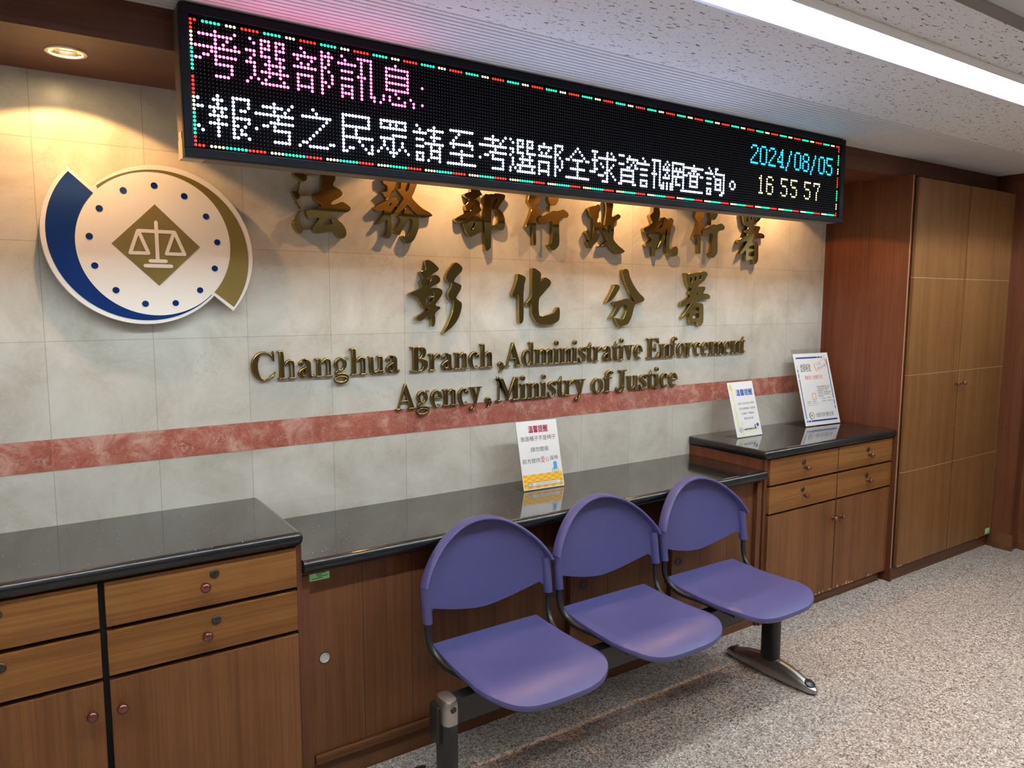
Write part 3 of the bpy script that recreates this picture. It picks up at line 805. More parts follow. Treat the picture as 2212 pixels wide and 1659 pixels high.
def bar(bm, a, b, w, y0, y1):
    a, b = Vector(a), Vector(b); d = (b-a).normalized(); n = Vector((-d.y, d.x))*w
    lp = [tuple(a+n), tuple(a-d*w*.8+n*.6), tuple(a-d*w), tuple(a-d*w*.8-n*.6), tuple(a-n), tuple(b-n), tuple(b+d*w*.8-n*.6), tuple(b+d*w), tuple(b+d*w*.8+n*.6), tuple(b+n)]
    return shape2d(bm, [lp], y0, y1)
bm = bmesh.new()
for i, (a, b, w) in enumerate((((.318, 1.812), (.318, 1.693), .0055), ((.2655, 1.7835), (.3705, 1.7835), .0055), ((.2645, 1.7825), (.2405, 1.7145), .0052), ((.2665, 1.7825), (.2925, 1.7145), .0052), ((.2405, 1.7145), (.2925, 1.7145), .0052),
                  ((.3695, 1.7825), (.3445, 1.7145), .0052), ((.3715, 1.7825), (.3985, 1.7145), .0052), ((.3445, 1.7145), (.3985, 1.7145), .0052), ((.2965, 1.6910), (.3415, 1.6910), .0055), ((.2815, 1.6755), (.3570, 1.6755), .0058))):
    bar(bm, a, b, w, EY-0.0010, EY-0.0020-0.00004*i)
part('balance_scale', bm, M['emb_white'], t)

# ================================================================== brass characters on the wall
GLYPH = {}
GLYPH['fa'] = (0.8705,1.7918,[[[(-1026,2186),(-549,2200),(-512,2080),(-539,1985),(-605,1933),(-685,1918),(-780,1964),(-873,2032),(-966,2085)]],[[(-1085,1555),(-918,1565),(-817,1515),(-780,1410),(-823,1322),(-912,1270),(-943,1267),(-1018,1407)]],[[(-746,934),(-775,793),(-811,651),(-823,511),(-794,419),(-740,329),(-728,205),(-771,110),(-851,98),(-945,178),(-1036,297),(-1072,419),(-1061,512),(-980,594),(-896,739),(-795,923)]],[[(49,2691),(398,2758),(545,2648),(533,2192),(523,2096),(461,1996),(426,1914),(458,1854),(574,1809),(691,1763),(774,1675),(781,1596),(719,1511),(581,1422),(445,1348),(359,1278),(333,1213),(374,1200),(526,1219),(663,1285),(783,1333),(901,1270),(1036,1200),(1086,1123),(1067,1058),(979,979),(858,931),(653,910),(433,887),(315,856),(230,779),(143,647),(74,564),(22,482),(88,470),(222,502),(373,510),(359,597),(303,697),(429,712),(563,689),(697,601),(813,464),(895,307),(900,162),(837,46),(716,0),(614,20),(515,111),(450,236),(299,236),(81,185),(-135,150),(-267,151),(-347,210),(-369,303),(-342,398),(-257,513),(-172,612),(-104,711),(-252,686),(-416,644),(-497,647),(-559,760),(-619,912),(-472,968),(-275,1029),(-76,1105),(-10,1141),(-74,1199),(-171,1239),(-235,1297),(-298,1386),(-328,1461),(-294,1526),(-162,1568),(4,1644),(0,1800),(-2,2033)]],[[(-792,1917),(-770,1919),(-824,1545),(-846,1544)]],[[(-787,1436),(-425,1457),(-426,1438),(-788,1418)]],[[(-952,1236),(-931,1248),(-748,988),(-769,976)]],[[(-518,2172),(-112,2202),(-112,2185),(-518,2154)]],[[(-734,286),(-394,286),(-394,270),(-734,267)]]])
GLYPH['wu'] = (1.1949,1.786,[[[(-872,2526),(-287,2581),(-311,2265),(-407,2009),(-557,1848),(-569,1682),(-707,1639),(-797,1698),(-867,1807),(-957,1849),(-848,1882),(-684,1904),(-680,2118),(-843,2170),(-868,2257)]],[[(-1238,1239),(-1201,1323),(-1037,1417),(-800,1533),(-578,1665),(-449,1716),(-320,1701),(-238,1625),(-221,1526),(-306,1420),(-419,1312),(-513,1206),(-570,1103),(-554,954),(-539,755),(-543,505),(-557,271),(-623,167),(-715,146),(-843,190),(-951,243),(-823,291),(-729,379),(-715,662),(-702,879),(-831,804),(-942,715),(-1034,660),(-1160,661),(-1123,721),(-993,877),(-882,1033),(-806,1219),(-934,1161),(-1061,1120),(-1169,1145)],[(-489,1523),(-565,1401),(-638,1380),(-582,1466)]],[[(-101,2615),(180,2625),(155,2240),(40,2046),(85,1950),(171,2040),(240,2230),(274,2617),(597,2631),(554,2240),(475,2082),(416,1926),(309,1767),(450,1626),(639,1470),(831,1348),(1025,1276),(1142,1215),(1239,1118),(1022,1053),(827,1007),(672,1006),(539,1125),(406,1251),(294,1345),(144,1486),(67,1396),(-47,1271),(-198,1177),(-348,1100),(-497,1074),(-383,1215),(-270,1372),(-118,1550),(-22,1708),(-77,1770),(-187,1895),(-278,1987),(-296,2035),(-147,2047),(-125,2298)]],[[(10,1342),(123,1316),(206,1221),(224,1121),(366,1105),(499,1054),(613,959),(621,773),(599,567),(509,358),(411,165),(275,40),(141,0),(28,29),(-65,126),(-138,291),(-44,279),(69,234),(165,306),(223,428),(302,636),(343,807),(335,925),(250,954),(135,896),(38,705),(-58,548),(-154,408),(-213,288),(-361,347),(-490,391),(-357,565),(-243,723),(-166,844),(-183,961),(-276,1005),(-200,1043),(-51,1061),(-30,1172)]],[[(-464,1938),(-435,1966),(-381,1929),(-409,1902)]],[[(-371,1399),(-343,1426),(-260,1381),(-288,1355)]]])
GLYPH['bu'] = (1.5367,1.7705,[[[(-785,2239),(-472,2335),(-440,2408),(-449,2742),(-112,2789),(-8,2373),(120,2276),(-51,2191),(-221,2090),(-369,1954),(-221,2036),(-179,2057),(-9,1928),(-31,1801),(54,1682),(33,1609),(-138,1491),(-350,1388),(-561,1268),(-812,1129),(-1019,1046),(-1102,1059),(-1223,1210),(-1059,1308),(-852,1409),(-643,1511),(-497,1556),(-391,1687),(-264,1909),(-349,1779),(-476,1610),(-643,1564),(-705,1701),(-715,1788),(-579,1921),(-515,2032),(-640,2058),(-744,2155)]],[[(-854,1091),(-687,1083),(-541,1181),(-372,1298),(-223,1405),(-96,1386),(75,1290),(117,1220),(53,1073),(95,859),(30,748),(-120,704),(-311,605),(-481,525),(-606,608),(-710,763),(-792,936)],[(-245,1181),(-267,1019),(-352,889),(-458,812),(-437,902),(-331,1069)]],[[(174,2316),(421,2309),(638,2362),(638,1975),(518,1678),(517,1063),(517,610),(505,154),(418,60),(287,0),(222,70),(202,504),(181,1044),(161,1582),(162,1940)]],[[(638,2362),(857,2388),(1189,2361),(1222,2272),(1144,2139),(990,1964),(835,1754),(968,1708),(1101,1590),(1190,1395),(1201,1194),(1190,1010),(1101,895),(946,869),(769,896),(616,942),(517,1009),(638,1070),(769,1114),(879,1248),(901,1413),(835,1572),(747,1693),(638,1722),(769,1984),(846,2225),(769,2147),(638,1921),(551,1716),(507,1785),(551,2148)]]])
GLYPH['xing'] = (1.8771,1.7869,[[[(-932,2495),(-487,2570),(-413,2182),(-389,2053),(-553,1909),(-694,1806),(-552,1759),(-421,1674),(-503,1481),(-573,1363),(-607,1173),(-604,834),(-590,456),(-588,229),(-659,169),(-742,185),(-755,449),(-758,826),(-771,1032),(-922,948),(-1085,902),(-1178,896),(-1086,1088),(-948,1377),(-856,1607),(-810,1760),(-857,1794),(-975,1916),(-1045,2023),(-999,2175)]],[[(62,2464),(546,2503),(623,2204),(551,2084),(430,1942),(309,1914),(188,1925),(90,2031),(16,2177)]],[[(-525,1347),(-312,1417),(-74,1508),(215,1641),(335,1716),(506,1699),(678,1739),(875,1810),(1025,1734),(1151,1665),(1177,1550),(1078,1447),(879,1435),(645,1382),(636,1131),(652,805),(669,419),(646,224),(500,83),(353,0),(207,13),(108,125),(34,237),(228,264),(275,497),(283,881),(292,1245),(170,1248),(-22,1170),(-214,1082),(-334,1113),(-453,1220)]],[[(103,1909),(135,1911),(118,1654),(84,1651)]]])
GLYPH['zheng'] = (2.2125,1.7831,[[[(-1040,2028),(-781,2125),(-519,2213),(-386,2173),(-344,2057),(-355,1937),(-446,1831),(-442,1632),(-532,1527),(-530,1387),(-398,1455),(-317,1380),(-328,1279),(-447,1212),(-524,1068),(-533,888),(-388,915),(-346,817),(-462,651),(-566,506),(-748,358),(-903,211),(-1009,247),(-1143,460),(-1014,546),(-884,611),(-729,738),(-721,1038),(-729,1435),(-771,1572),(-928,1601),(-1010,1813)]],[[(-1203,933),(-1101,1018),(-970,985),(-915,849),(-871,612),(-1014,536),(-1096,760)]],[[(-74,2555),(385,2570),(419,2241),(370,2006),(323,1680),(486,1731),(702,1866),(869,1796),(885,1715),(790,1628),(492,1468),(483,1244),(477,939),(441,693),(624,518),(849,364),(1075,250),(1203,151),(1023,62),(719,0),(496,104),(300,260),(162,376),(-26,307),(-241,278),(-456,330),(-190,381),(22,573),(75,616),(-37,792),(-202,985),(-446,1173),(-527,1248),(-315,1280),(-154,1249),(-17,1156),(93,1041),(204,905),(267,1131),(275,1394),(115,1284),(-19,1236),(-75,1314),(-27,1598),(32,1983),(-14,2250)]]])
GLYPH['zhi'] = (2.5646,1.7809,[[[(-546,2596),(-190,2622),(-149,2277),(-98,2101),(-136,1908),(-249,1689),(-12,1767),(85,1581),(-151,1441),(-114,1230),(-256,1010),(-71,849),(-184,631),(-354,346),(-403,25),(-522,0),(-553,508),(-830,391),(-949,429),(-1054,529),(-838,665),(-549,848),(-699,904),(-820,1003),(-705,1115),(-969,1080),(-1116,1135),(-1194,1299),(-949,1396),(-659,1517),(-574,1649),(-696,1767),(-805,1949),(-559,2091),(-550,2281)]],[[(133,1946),(317,1872),(503,1777),(590,1921),(776,1879),(843,1733),(726,1554),(643,1313),(593,988),(559,663),(567,426),(709,323),(892,396),(1072,598),(1187,429),(1195,233),(1090,98),(843,46),(565,58),(406,204),(352,439),(341,761),(372,1191),(439,1431),(278,1251),(292,866),(149,602),(-26,424),(-323,305),(-123,612),(19,853),(103,1071),(-112,1188),(-133,1357),(117,1541)]]])
GLYPH['shu'] = (2.8201,1.4374,[[[(-808,2720),(-657,2672),(-204,2713),(253,2786),(592,2836),(816,2735),(835,2651),(732,2500),(614,2349),(432,2240),(160,2088),(131,2045),(440,2049),(627,2051),(725,1967),(578,1753),(550,1689),(800,1690),(1024,1628),(1077,1521),(1034,1413),(719,1412),(408,1368),(132,1304),(13,1198),(259,1219),(478,1198),(591,1112),(612,641),(616,211),(496,84),(375,0),(249,24),(194,217),(23,241),(-191,202),(-342,162),(-406,226),(-419,544),(-427,755),(-633,588),(-809,463),(-988,444),(-875,611),(-672,820),(-470,1051),(-295,1240),(-535,1177),(-774,1093),(-1010,1010),(-1078,1219),(-844,1345),(-547,1471),(-278,1557),(-431,1598),(-528,1744),(-382,1871),(-233,1957),(-446,1954),(-602,2078),(-700,2265),(-739,2472),(-804,2616)],[(-453,2488),(-317,2491),(-322,2250),(-458,2237)],[(-120,2536),(11,2539),(-20,2338),(-127,2337)],[(245,2607),(384,2624),(316,2407),(192,2401)],[(237,1740),(118,1633),(63,1622),(115,1707)],[(23,975),(263,996),(273,772),(152,826),(-217,828),(-160,944)],[(-193,626),(37,646),(189,708),(274,729),(287,430),(-200,425)]]])
GLYPH['zhang'] = (1.3316,1.4324,[[[(-484,2930),(-340,2954),(-141,2862),(14,2729),(126,2633),(57,2513),(-123,2431),(-281,2309),(-438,2189),(-281,2270),(-102,2372),(56,2355),(167,2259),(166,2100),(29,1999),(-151,1937),(-331,1817),(-376,1797),(-152,1858),(73,1861),(254,1783),(276,1684),(206,1524),(68,1344),(-69,1205),(-25,1145),(179,1105),(155,1025),(-4,926),(-96,807),(-63,687),(-65,488),(-123,329),(-191,310),(-247,391),(-254,689),(-298,789),(-477,712),(-656,575),(-789,538),(-898,618),(-941,697),(-719,832),(-475,949),(-273,1067),(-474,1028),(-606,1068),(-736,1284),(-864,1480),(-973,1518),(-1124,1576),(-1209,1633),(-970,1732),(-640,1853),(-661,1931),(-725,2086),(-592,2225),(-635,2302),(-764,2475),(-588,2518),(-455,2579),(-475,2755)],[(-109,1691),(-122,1523),(-379,1482),(-244,1601)],[(-513,1481),(-381,1383),(-134,1463),(-157,1384),(-450,1186)],[(-170,2272),(-373,1994),(-463,1933),(-350,2112)]],[[(837,2892),(999,2856),(1139,2760),(1208,2661),(1161,2519),(996,2395),(832,2211),(785,2110),(970,2053),(1157,1974),(1109,1792),(991,1629),(873,1467),(966,1386),(1153,1285),(1164,1123),(1103,899),(1032,717),(937,555),(795,374),(631,235),(422,97),(237,0),(353,179),(540,479),(705,841),(789,1184),(779,1366),(663,1386),(594,1386),(503,1546),(528,1706),(667,1908),(715,2069),(531,2086),(440,2184),(418,2323),(534,2525),(697,2728)]]])
GLYPH['hua'] = (1.8214,1.4629,[[[(-993,2200),(-808,2167),(-599,2076),(-563,1982),(-621,1848),(-667,1677),(-654,1544),(-689,1449),(-687,1106),(-673,533),(-683,189),(-776,75),(-869,57),(-916,192),(-918,725),(-944,1314),(-1082,1256),(-1243,1208),(-1289,1331),(-1198,1520),(-1084,1747),(-1016,2012)]],[[(-225,2465),(-59,2431),(132,2330),(253,2228),(219,1996),(196,1823),(304,1921),(447,2077),(618,2023),(765,1928),(791,1812),(718,1694),(525,1517),(309,1322),(141,1166),(119,915),(121,625),(159,372),(438,389),(755,464),(976,521),(1099,678),(1197,796),(1286,697),(1289,420),(1254,183),(1056,67),(759,2),(320,0),(78,43),(-91,200),(-212,414),(-249,627),(-251,906),(-404,877),(-522,839),(-558,954),(-406,1088),(-241,1242),(-232,1682),(-235,2160)]]])
GLYPH['fen'] = (2.3398,1.4431,[[[(-706,2016),(-537,2018),(-379,1962),(-350,1865),(-502,1649),(-654,1453),(-832,1297),(-1011,1200),(-1240,1122),(-1066,1374),(-891,1626),(-742,1880)]],[[(-213,2705),(-56,2738),(76,2761),(185,2656),(244,2422),(413,2130),(664,1837),(916,1600),(1195,1422),(1240,1302),(1119,1201),(874,1161),(631,1062),(600,1221),(432,1419),(294,1576),(154,1812),(-12,2065),(-125,2317),(-195,2511)]],[[(-778,1180),(-493,1239),(-178,1299),(86,1358),(192,1359),(436,1280),(601,1181),(605,1022),(529,843),(455,565),(327,327),(197,150),(-42,94),(-200,57),(-305,0),(-413,100),(-548,279),(-631,457),(-421,435),(-208,374),(-104,432),(-2,628),(98,865),(133,1082),(-66,1063),(-250,1004),(-352,847),(-479,691),(-607,555),(-762,478),(-993,383),(-867,557),(-715,712),(-589,907),(-540,1024),(-671,1044)]]])
def brass(key, label, cx=None, z0=None):
    gx, gz, shapes = GLYPH[key]
    cx = gx if cx is None else cx; z0 = gz if z0 is None else z0
    bm = bmesh.new()
    for k, loops in enumerate(shapes):
        lp = [chaikin([(a*1e-4+cx, b*1e-4+z0) for a, b in l], 1 if len(l) < 8 else 2) if len(l) > 4 else [(a*1e-4+cx, b*1e-4+z0) for a, b in l] for l in loops]
        shape2d(bm, lp, -0.0005, -0.024-0.00012*k, bevel=0.0010)
    return solo('brass_character', bm, M['brass'], label, 'sign lettering', 'brass characters of the institution name')
UP = 'upper row under the LED board'
brass('fa', 'raised brass character 法, leftmost of the upper row under the LED board')
brass('wu', 'raised brass character 務, second of the upper row under the LED board')
brass('bu', 'raised brass character 部, third of the upper row under the LED board')
brass('xing', 'raised brass character 行, fourth of the upper row, left of 政')
brass('zheng', 'raised brass character 政, fifth of the upper row under the LED board')
brass('zhi', 'raised brass character 執, sixth of the upper row under the LED board')
brass('xing', 'raised brass character 行, seventh of the upper row, right of 執', 2.904, 1.788)
brass('shu', 'raised brass character 署, last of the upper row under the LED board', 3.237, 1.765)
brass('zhang', 'raised brass character 彰, first of the lower row of four')
brass('hua', 'raised brass character 化, second of the lower row of four')
brass('fen', 'raised brass character 分, third of the lower row of four')
brass('shu', 'raised brass character 署, last of the lower row of four')

# ---- bronze Latin letters, drawn in thousandths of an em
def ell(cx, cy, rx, ry, a0=0, a1=360, n=28):
    full = abs(a1-a0) >= 360
    m = n if full else n+1
    return [(cx+rx*math.cos(math.radians(a0+(a1-a0)*i/n)), cy+ry*math.sin(math.radians(a0+(a1-a0)*i/n))) for i in range(m)]
def rect(x0, x1, y0, y1): return [(x0, y0), (x1, y0), (x1, y1), (x0, y1)]
def stroke(path, ws, k=5):
    P3 = smooth_path([(a, b, w) for (a, b), w in zip(path, ws)], k)
    L, R = [], []
    for i, p in enumerate(P3):
        d = (P3[min(i+1, len(P3)-1)]-P3[max(i-1, 0)]); d = Vector((d.x, d.y)).normalized(); n = Vector((-d.y, d.x))*max(p.z, 6)/2
        L.append((p.x+n.x, p.y+n.y)); R.append((p.x-n.x, p.y-n.y))
    return L+R[::-1]
def foot(x0, x1, a=52, b=52, y=0, h=30): return [(x0-a, y), (x1+b, y), (x1+b, y+h*.55), (x1+4, y+h*1.5), (x0-4, y+h*1.5), (x0-a, y+h*.55)]
def flag(x0, y, a=58): return [(x0+8, y), (x0-a, y-10), (x0-a, y-30), (x0-2, y-62), (x0+60, y-62), (x0+60, y)]
XH, AS = 473, 690
def stem(x0, x1, top): return [[rect(x0, x1, 10, top)], [foot(x0, x1)], [flag(x0, top)]]
def arch(x, dx):   # from stem edge x to next stem [x+dx, x+dx+135]
    e = x+dx
    return [(x-10, 355), (x+45, 425), (x+100, 462), (x+160, 475), (e+85, 458), (e+122, 415), (e+135, 345), (e+135, 10), (e, 10), (e, 325), (e-10, 375), (e-40, 398), (e-80, 385), (x+20, 335), (x-10, 295)]
LT = {}
LT['h'] = (560, stem(70, 205, AS)+[[arch(205, 140)], [foot(345, 480)]])
LT['n'] = (560, stem(70, 205, XH)+[[arch(205, 140)], [foot(345, 480)]])
LT['m'] = (835, stem(70, 205, XH)+[[arch(205, 140)], [foot(345, 480, 40, 40)], [arch(480, 140)], [foot(620, 755)]])
LT['u'] = (556, [[[(60, 470), (195, 470), (195, 140), (212, 92), (245, 72), (290, 90), (345, 140), (345, 470), (480, 470), (480, 60), (345, 60), (300, 20), (240, -12), (170, -14), (105, 15), (70, 70), (60, 140)]], [flag(60, XH, 45)], [flag(345, XH, 45)], [rect(400, 535, 0, 42)], [rect(345, 480, 8, 100)]])
LT['i'] = (280, stem(70, 205, XH)+[[ell(138, 628, 74, 74)]])
LT['r'] = (440, stem(70, 205, XH)+[[[(195, 330), (240, 415), (300, 465), (365, 474), (415, 452), (432, 402), (415, 352), (375, 332), (335, 345), (318, 382), (285, 378), (235, 320), (195, 250)]]])
LT['d'] = (560, [[ell(235, 232, 208, 246), ell(262, 232, 88, 200)], [rect(345, 480, 40, AS)], [flag(345, AS)], [[(345, 8), (345, 120), (480, 120), (480, 48), (535, 48), (535, 10), (420, -8)]]])
LT['c'] = (440, [[ell(232, 232, 210, 246, 42, 315, 30)+ell(262, 232, 100, 200, 312, 48, 26)], [ell(345, 352, 66, 62)]])
LT['e'] = (445, [[ell(225, 232, 205, 246, 4, 318, 34)+ell(240, 232, 88, 204, 312, 8, 28)], [rect(110, 424, 226, 272)], [ell(225, 232, 205, 246, -2, 60, 10)+ell(240, 232, 88, 204, 60, -2, 10)]])
LT['o'] = (500, [[ell(250, 232, 222, 247), ell(250, 232, 92, 205)]])
LT['a'] = (500, [[[(78, 350), (105, 420), (170, 463), (250, 475), (330, 457), (385, 405), (400, 330), (400, 110), (412, 72), (436, 62), (470, 85), (488, 62), (445, 5), (390, -14), (325, -6), (285, 38), (265, 95), (265, 330), (255, 400), (225, 435), (185, 440), (160, 415), (150, 350)]], [ell(118, 355, 66, 62)], [[(275, 292), (180, 258), (100, 218), (45, 155), (38, 80), (70, 18), (125, -12), (195, -2), (275, 80)], [(262, 240), (262, 115), (228, 78), (190, 72), (168, 105), (175, 165), (212, 212)]]])
LT['s'] = (390, [[stroke([(318, 345), (285, 425), (205, 452), (125, 425), (98, 362), (150, 292), (240, 232), (298, 158), (285, 62), (205, 10), (115, 30), (62, 125)], [34, 40, 44, 70, 108, 128, 130, 118, 74, 44, 40, 34])], [[(305, 470), (335, 473), (335, 325), (308, 330)]], [[(42, 150), (68, 150), (78, 5), (42, -8)]]])
LT['t'] = (335, [[[(82, 455), (82, 110), (95, 35), (145, -8), (215, -8), (275, 25), (315, 85), (295, 102), (262, 70), (232, 66), (217, 100), (217, 455), (217, 610), (195, 610), (130, 510), (60, 455)]], [rect(20, 305, 425, 470)]])
LT['f'] = (335, [[[(80, 10), (215, 10), (215, 520), (222, 600), (245, 645), (275, 640), (330, 660), (300, 695), (225, 700), (145, 670), (95, 600), (80, 500)]], [ell(312, 616, 58, 56)], [rect(10, 315, 425, 470)], [foot(80, 215)]])
LT['v'] = (500, [[[(50, 460), (205, 460), (312, 150), (266, -14), (232, -14)]], [[(232, -14), (268, -14), (432, 460), (382, 460), (270, 130)]], [rect(10, 255, 446, 473)], [rect(325, 490, 446, 473)]])
LT['y'] = (500, [[[(50, 460), (205, 460), (315, 150), (266, -20), (232, -10)]], [stroke([(408, 460), (345, 270), (262, 30), (205, -120), (150, -178), (100, -160)], [50, 48, 48, 52, 46, 30])], [ell(98, -148, 62, 58)], [rect(10, 255, 446, 473)], [rect(325, 490, 446, 473)]])
LT['g'] = (500, [[ell(222, 300, 185, 176), ell(222, 300, 72, 138)], [stroke([(345, 420), (400, 455), (462, 452)], [40, 48, 50])], [stroke([(150, 150), (92, 110), (90, 55), (165, 32), (290, 28), (400, -5), (438, -80)], [46, 56, 80, 96, 104, 96, 60])], [ell(238, -98, 215, 112), ell(222, -82, 150, 52)]])
LT['C'] = (725, [[ell(365, 335, 335, 352, 38, 322, 44)+ell(405, 335, 195, 316, 318, 42, 40)], [[(600, 690), (632, 690), (650, 440), (618, 440), (560, 560)]], [stroke([(560, 60), (620, 110), (665, 190)], [60, 46, 26])]])
LT['B'] = (667, [[rect(110, 268, 10, 676)], [rect(20, 300, 0, 38)], [rect(20, 300, 638, 676)], [[(255, 676), (400, 676), (500, 655), (560, 600), (572, 510), (545, 420), (480, 362), (390, 340), (255, 340)], [(268, 635), (340, 630), (395, 590), (408, 510), (392, 425), (340, 384), (268, 380)]], [[(255, 372), (430, 368), (545, 330), (612, 265), (625, 180), (590, 85), (500, 20), (390, 0), (255, 0)], [(268, 330), (360, 322), (430, 275), (452, 185), (428, 90), (370, 45), (268, 42)]]])
LT['A'] = (725, [[[(330, 692), (395, 692), (660, 20), (482, 20), (318, 500)]], [[(330, 692), (372, 640), (150, 20), (92, 20)]], [rect(175, 490, 205, 252)], [foot(110, 140, 100, 100)], [foot(500, 640, 70, 60)]])
LT['E'] = (667, [[rect(110, 268, 10, 676)], [rect(20, 610, 0, 40)], [rect(20, 590, 636, 676)], [rect(250, 450, 320, 362)], [[(590, 676), (610, 490), (580, 490), (520, 600), (440, 640), (440, 676)]], [[(610, 0), (640, 200), (608, 200), (540, 85), (440, 40), (440, 0)]], [[(470, 470), (470, 215), (440, 215), (415, 300), (370, 322), (370, 360), (415, 385), (440, 470)]]])
LT['M'] = (945, [[rect(112, 158, 10, 660)], [foot(112, 158, 95, 95)], [[(40, 676), (285, 676), (520, 190), (440, 0), (112, 660), (112, 640), (40, 646)]], [[(440, 0), (480, 0), (790, 676), (700, 676), (480, 160)]], [rect(690, 848, 10, 660)], [rect(690, 925, 640, 676)], [foot(690, 848, 75, 75)]])
LT['J'] = (500, [[rect(225, 385, 150, 660)], [rect(130, 480, 638, 676)], [stroke([(305, 190), (302, 90), (260, 10), (180, -35), (95, -10)], [160, 140, 96, 56, 34])], [ell(95, 62, 72, 72)]])
LT[','] = (250, [[ell(128, 72, 80, 80)], [stroke([(160, 60), (178, -20), (150, -95), (80, -150)], [92, 84, 50, 16])]])
ORD = ['first', 'second', 'third', 'fourth', 'fifth', 'sixth', 'seventh', 'eighth', 'ninth', 'tenth', 'eleventh', 'twelfth', 'thirteenth', 'fourteenth']
def word(w, x0, x1, zb, em, line, suffix=''):
    adv = [LT[c][0]*0.97 for c in w]
    tot = sum(adv); sx = (x1-x0)/tot; sz = em/1000.0; x = x0
    for i, c in enumerate(w):
        bm = bmesh.new()
        for k, loops in enumerate(LT[c][1]):
            shape2d(bm, [[(a*sx, b*sz) for a, b in lp] for lp in loops], -0.0005, -0.0165-0.00015*k, bevel=0.0034, seg=2, ox=x, oz=zb)
        full = w
        if c == ',': lab = 'raised bronze comma after the word %s on the wall' % suffix
        else: lab = 'raised bronze letter %s, %s letter of the word %s' % (c, ORD[i], full)
        solo('bronze_letter', bm, M['bronze'], lab, 'sign lettering', 'bronze letters of the English name', smooth=True)
        x += adv[i]*sx
EM = 0.148
word('Changhua', 0.600, 1.172, 1.287, EM, 1)
word('Branch', 1.215, 1.606, 1.287, EM, 1)
word(',', 1.622, 1.662, 1.287, EM, 1, 'Branch')
word('Administrative', 1.660, 2.468, 1.287, EM, 1)
word('Enforcement', 2.494, 3.232, 1.287, EM, 1)
word('Agency', 1.148, 1.548, 1.139, EM, 2)
word(',', 1.556, 1.600, 1.139, EM, 2, 'Agency')
word('Ministry', 1.615, 2.112, 1.139, EM, 2)
word('of', 2.143, 2.274, 1.139, EM, 2)
word('Justice', 2.296, 2.715, 1.139, EM, 2)

# ================================================================== three-seat beam bench
BY = -0.780
t = thing('beam_bench', 'three-seat bench with purple plastic seats on a black beam', 'bench', (1.73, BY, 0))
bm = B(0.928, 2.525, BY-0.022, BY+0.022, 0.285, 0.370, bev=0.004)
part('beam', bm, M['blacksteel'], t)
SEATX = (1.226, 1.762, 2.298)
def seat_bm(cx):
    bm = bmesh.new()
    out = []
    for i in range(9): out.append((-0.208+0.416*i/8, -0.565))
    for y in (-0.570, -0.60, -0.66, -0.72, -0.78, -0.83): out.append((0.2135+0.0135*(-0.565-y)/0.30, y))
    n = 40
    for i in range(n+1):
        th = PI*i/n; c, q = math.cos(th), math.sin(th)
        out.append((0.228*math.copysign(abs(c)**(2/3.4), c), -0.865-0.157*abs(q)**(2/2.5)))
    for y in (-0.83, -0.78, -0.72, -0.66, -0.60, -0.570): out.append((-(0.2135+0.0135*(-0.565-y)/0.30), y))
    def zf(x, y):
        v = (-0.565-y)/0.455; u = x/0.228
        z = 0.437-0.014*math.sin(max(0, min(v/0.72, 1))*PI)*(1-0.55*u*u)
        if v > .70: z -= 0.036*((v-.70)/.30)**1.8
        return z-0.010*max(0, (abs(u)-.88)/.12)**2
    C0 = Vector((0, -0.78)); rings = []
    for t in (0.15, 0.3, 0.45, 0.6, 0.72, 0.82, 0.89, 0.94, 0.975, 1.0):
        r = []
        for x, y in out:
            px, py = C0.x+(x-C0.x)*t, C0.y+(y-C0.y)*t
            r.append(bm.verts.new((cx+px, py, zf(px, py))))
        rings.append(r)
    for t, dz in ((1.006, -0.004), (1.008, -0.009), (1.004, -0.015), (0.985, -0.0195), (0.90, -0.0195), (0.5, -0.0195)):
        rings.append([bm.verts.new((cx+C0.x+(x-C0.x)*t, C0.y+(y-C0.y)*t, zf(x if t > .95 else x*t, y if t > .95 else C0.y+(y-C0.y)*t)+dz)) for x, y in out])
    m = len(out)
    for A, Z in zip(rings, rings[1:]):
        for i in range(m): bm.faces.new((A[i], A[(i+1) % m], Z[(i+1) % m], Z[i]))
    bm.faces.new(rings[0]); bm.faces.new(rings[-1])
    return bm
def back_curve(s):           # plan curve of the backrest: ears forward
    return -0.550-0.048*s*s
def back_bm(cx):
    bm = bmesh.new(); nu, nv = 40, 12; hw = 0.252
    def top(s): return 0.647+0.170*max(0.0, 1-abs(s)**2.0)**0.80
    def bot(s):
        a = abs(s)
        return 0.513+0.066*a**1.65 if a < .88 else 0.565-0.032*min(1, (a-.88)/.04)
    g = []
    for i in range(nu+1):
        s = -1+2*i/nu; s = math.sin(s*PI/2)*0.35+s*0.65
        col = []
        for j in range(nv+1):
            z = bot(s)+(top(s)-bot(s))*j/nv
            y = back_curve(s)+0.045*(z-0.52)/0.33
            y += 0.006*math.cos(s*PI/2)*math.sin((z-0.52)/0.33*PI)
            col.append(bm.verts.new((cx+hw*s, y, z)))
        g.append(col)
    for a, b in zip(g, g[1:]):
        for j in range(nv): bm.faces.new((a[j], b[j], b[j+1], a[j+1]))
    bm.normal_update()
    bmesh.ops.solidify(bm, geom=list(bm.faces), thickness=0.007)
    edge = [Vector(c[-1].co) for c in g]
    return bm, edge, hw
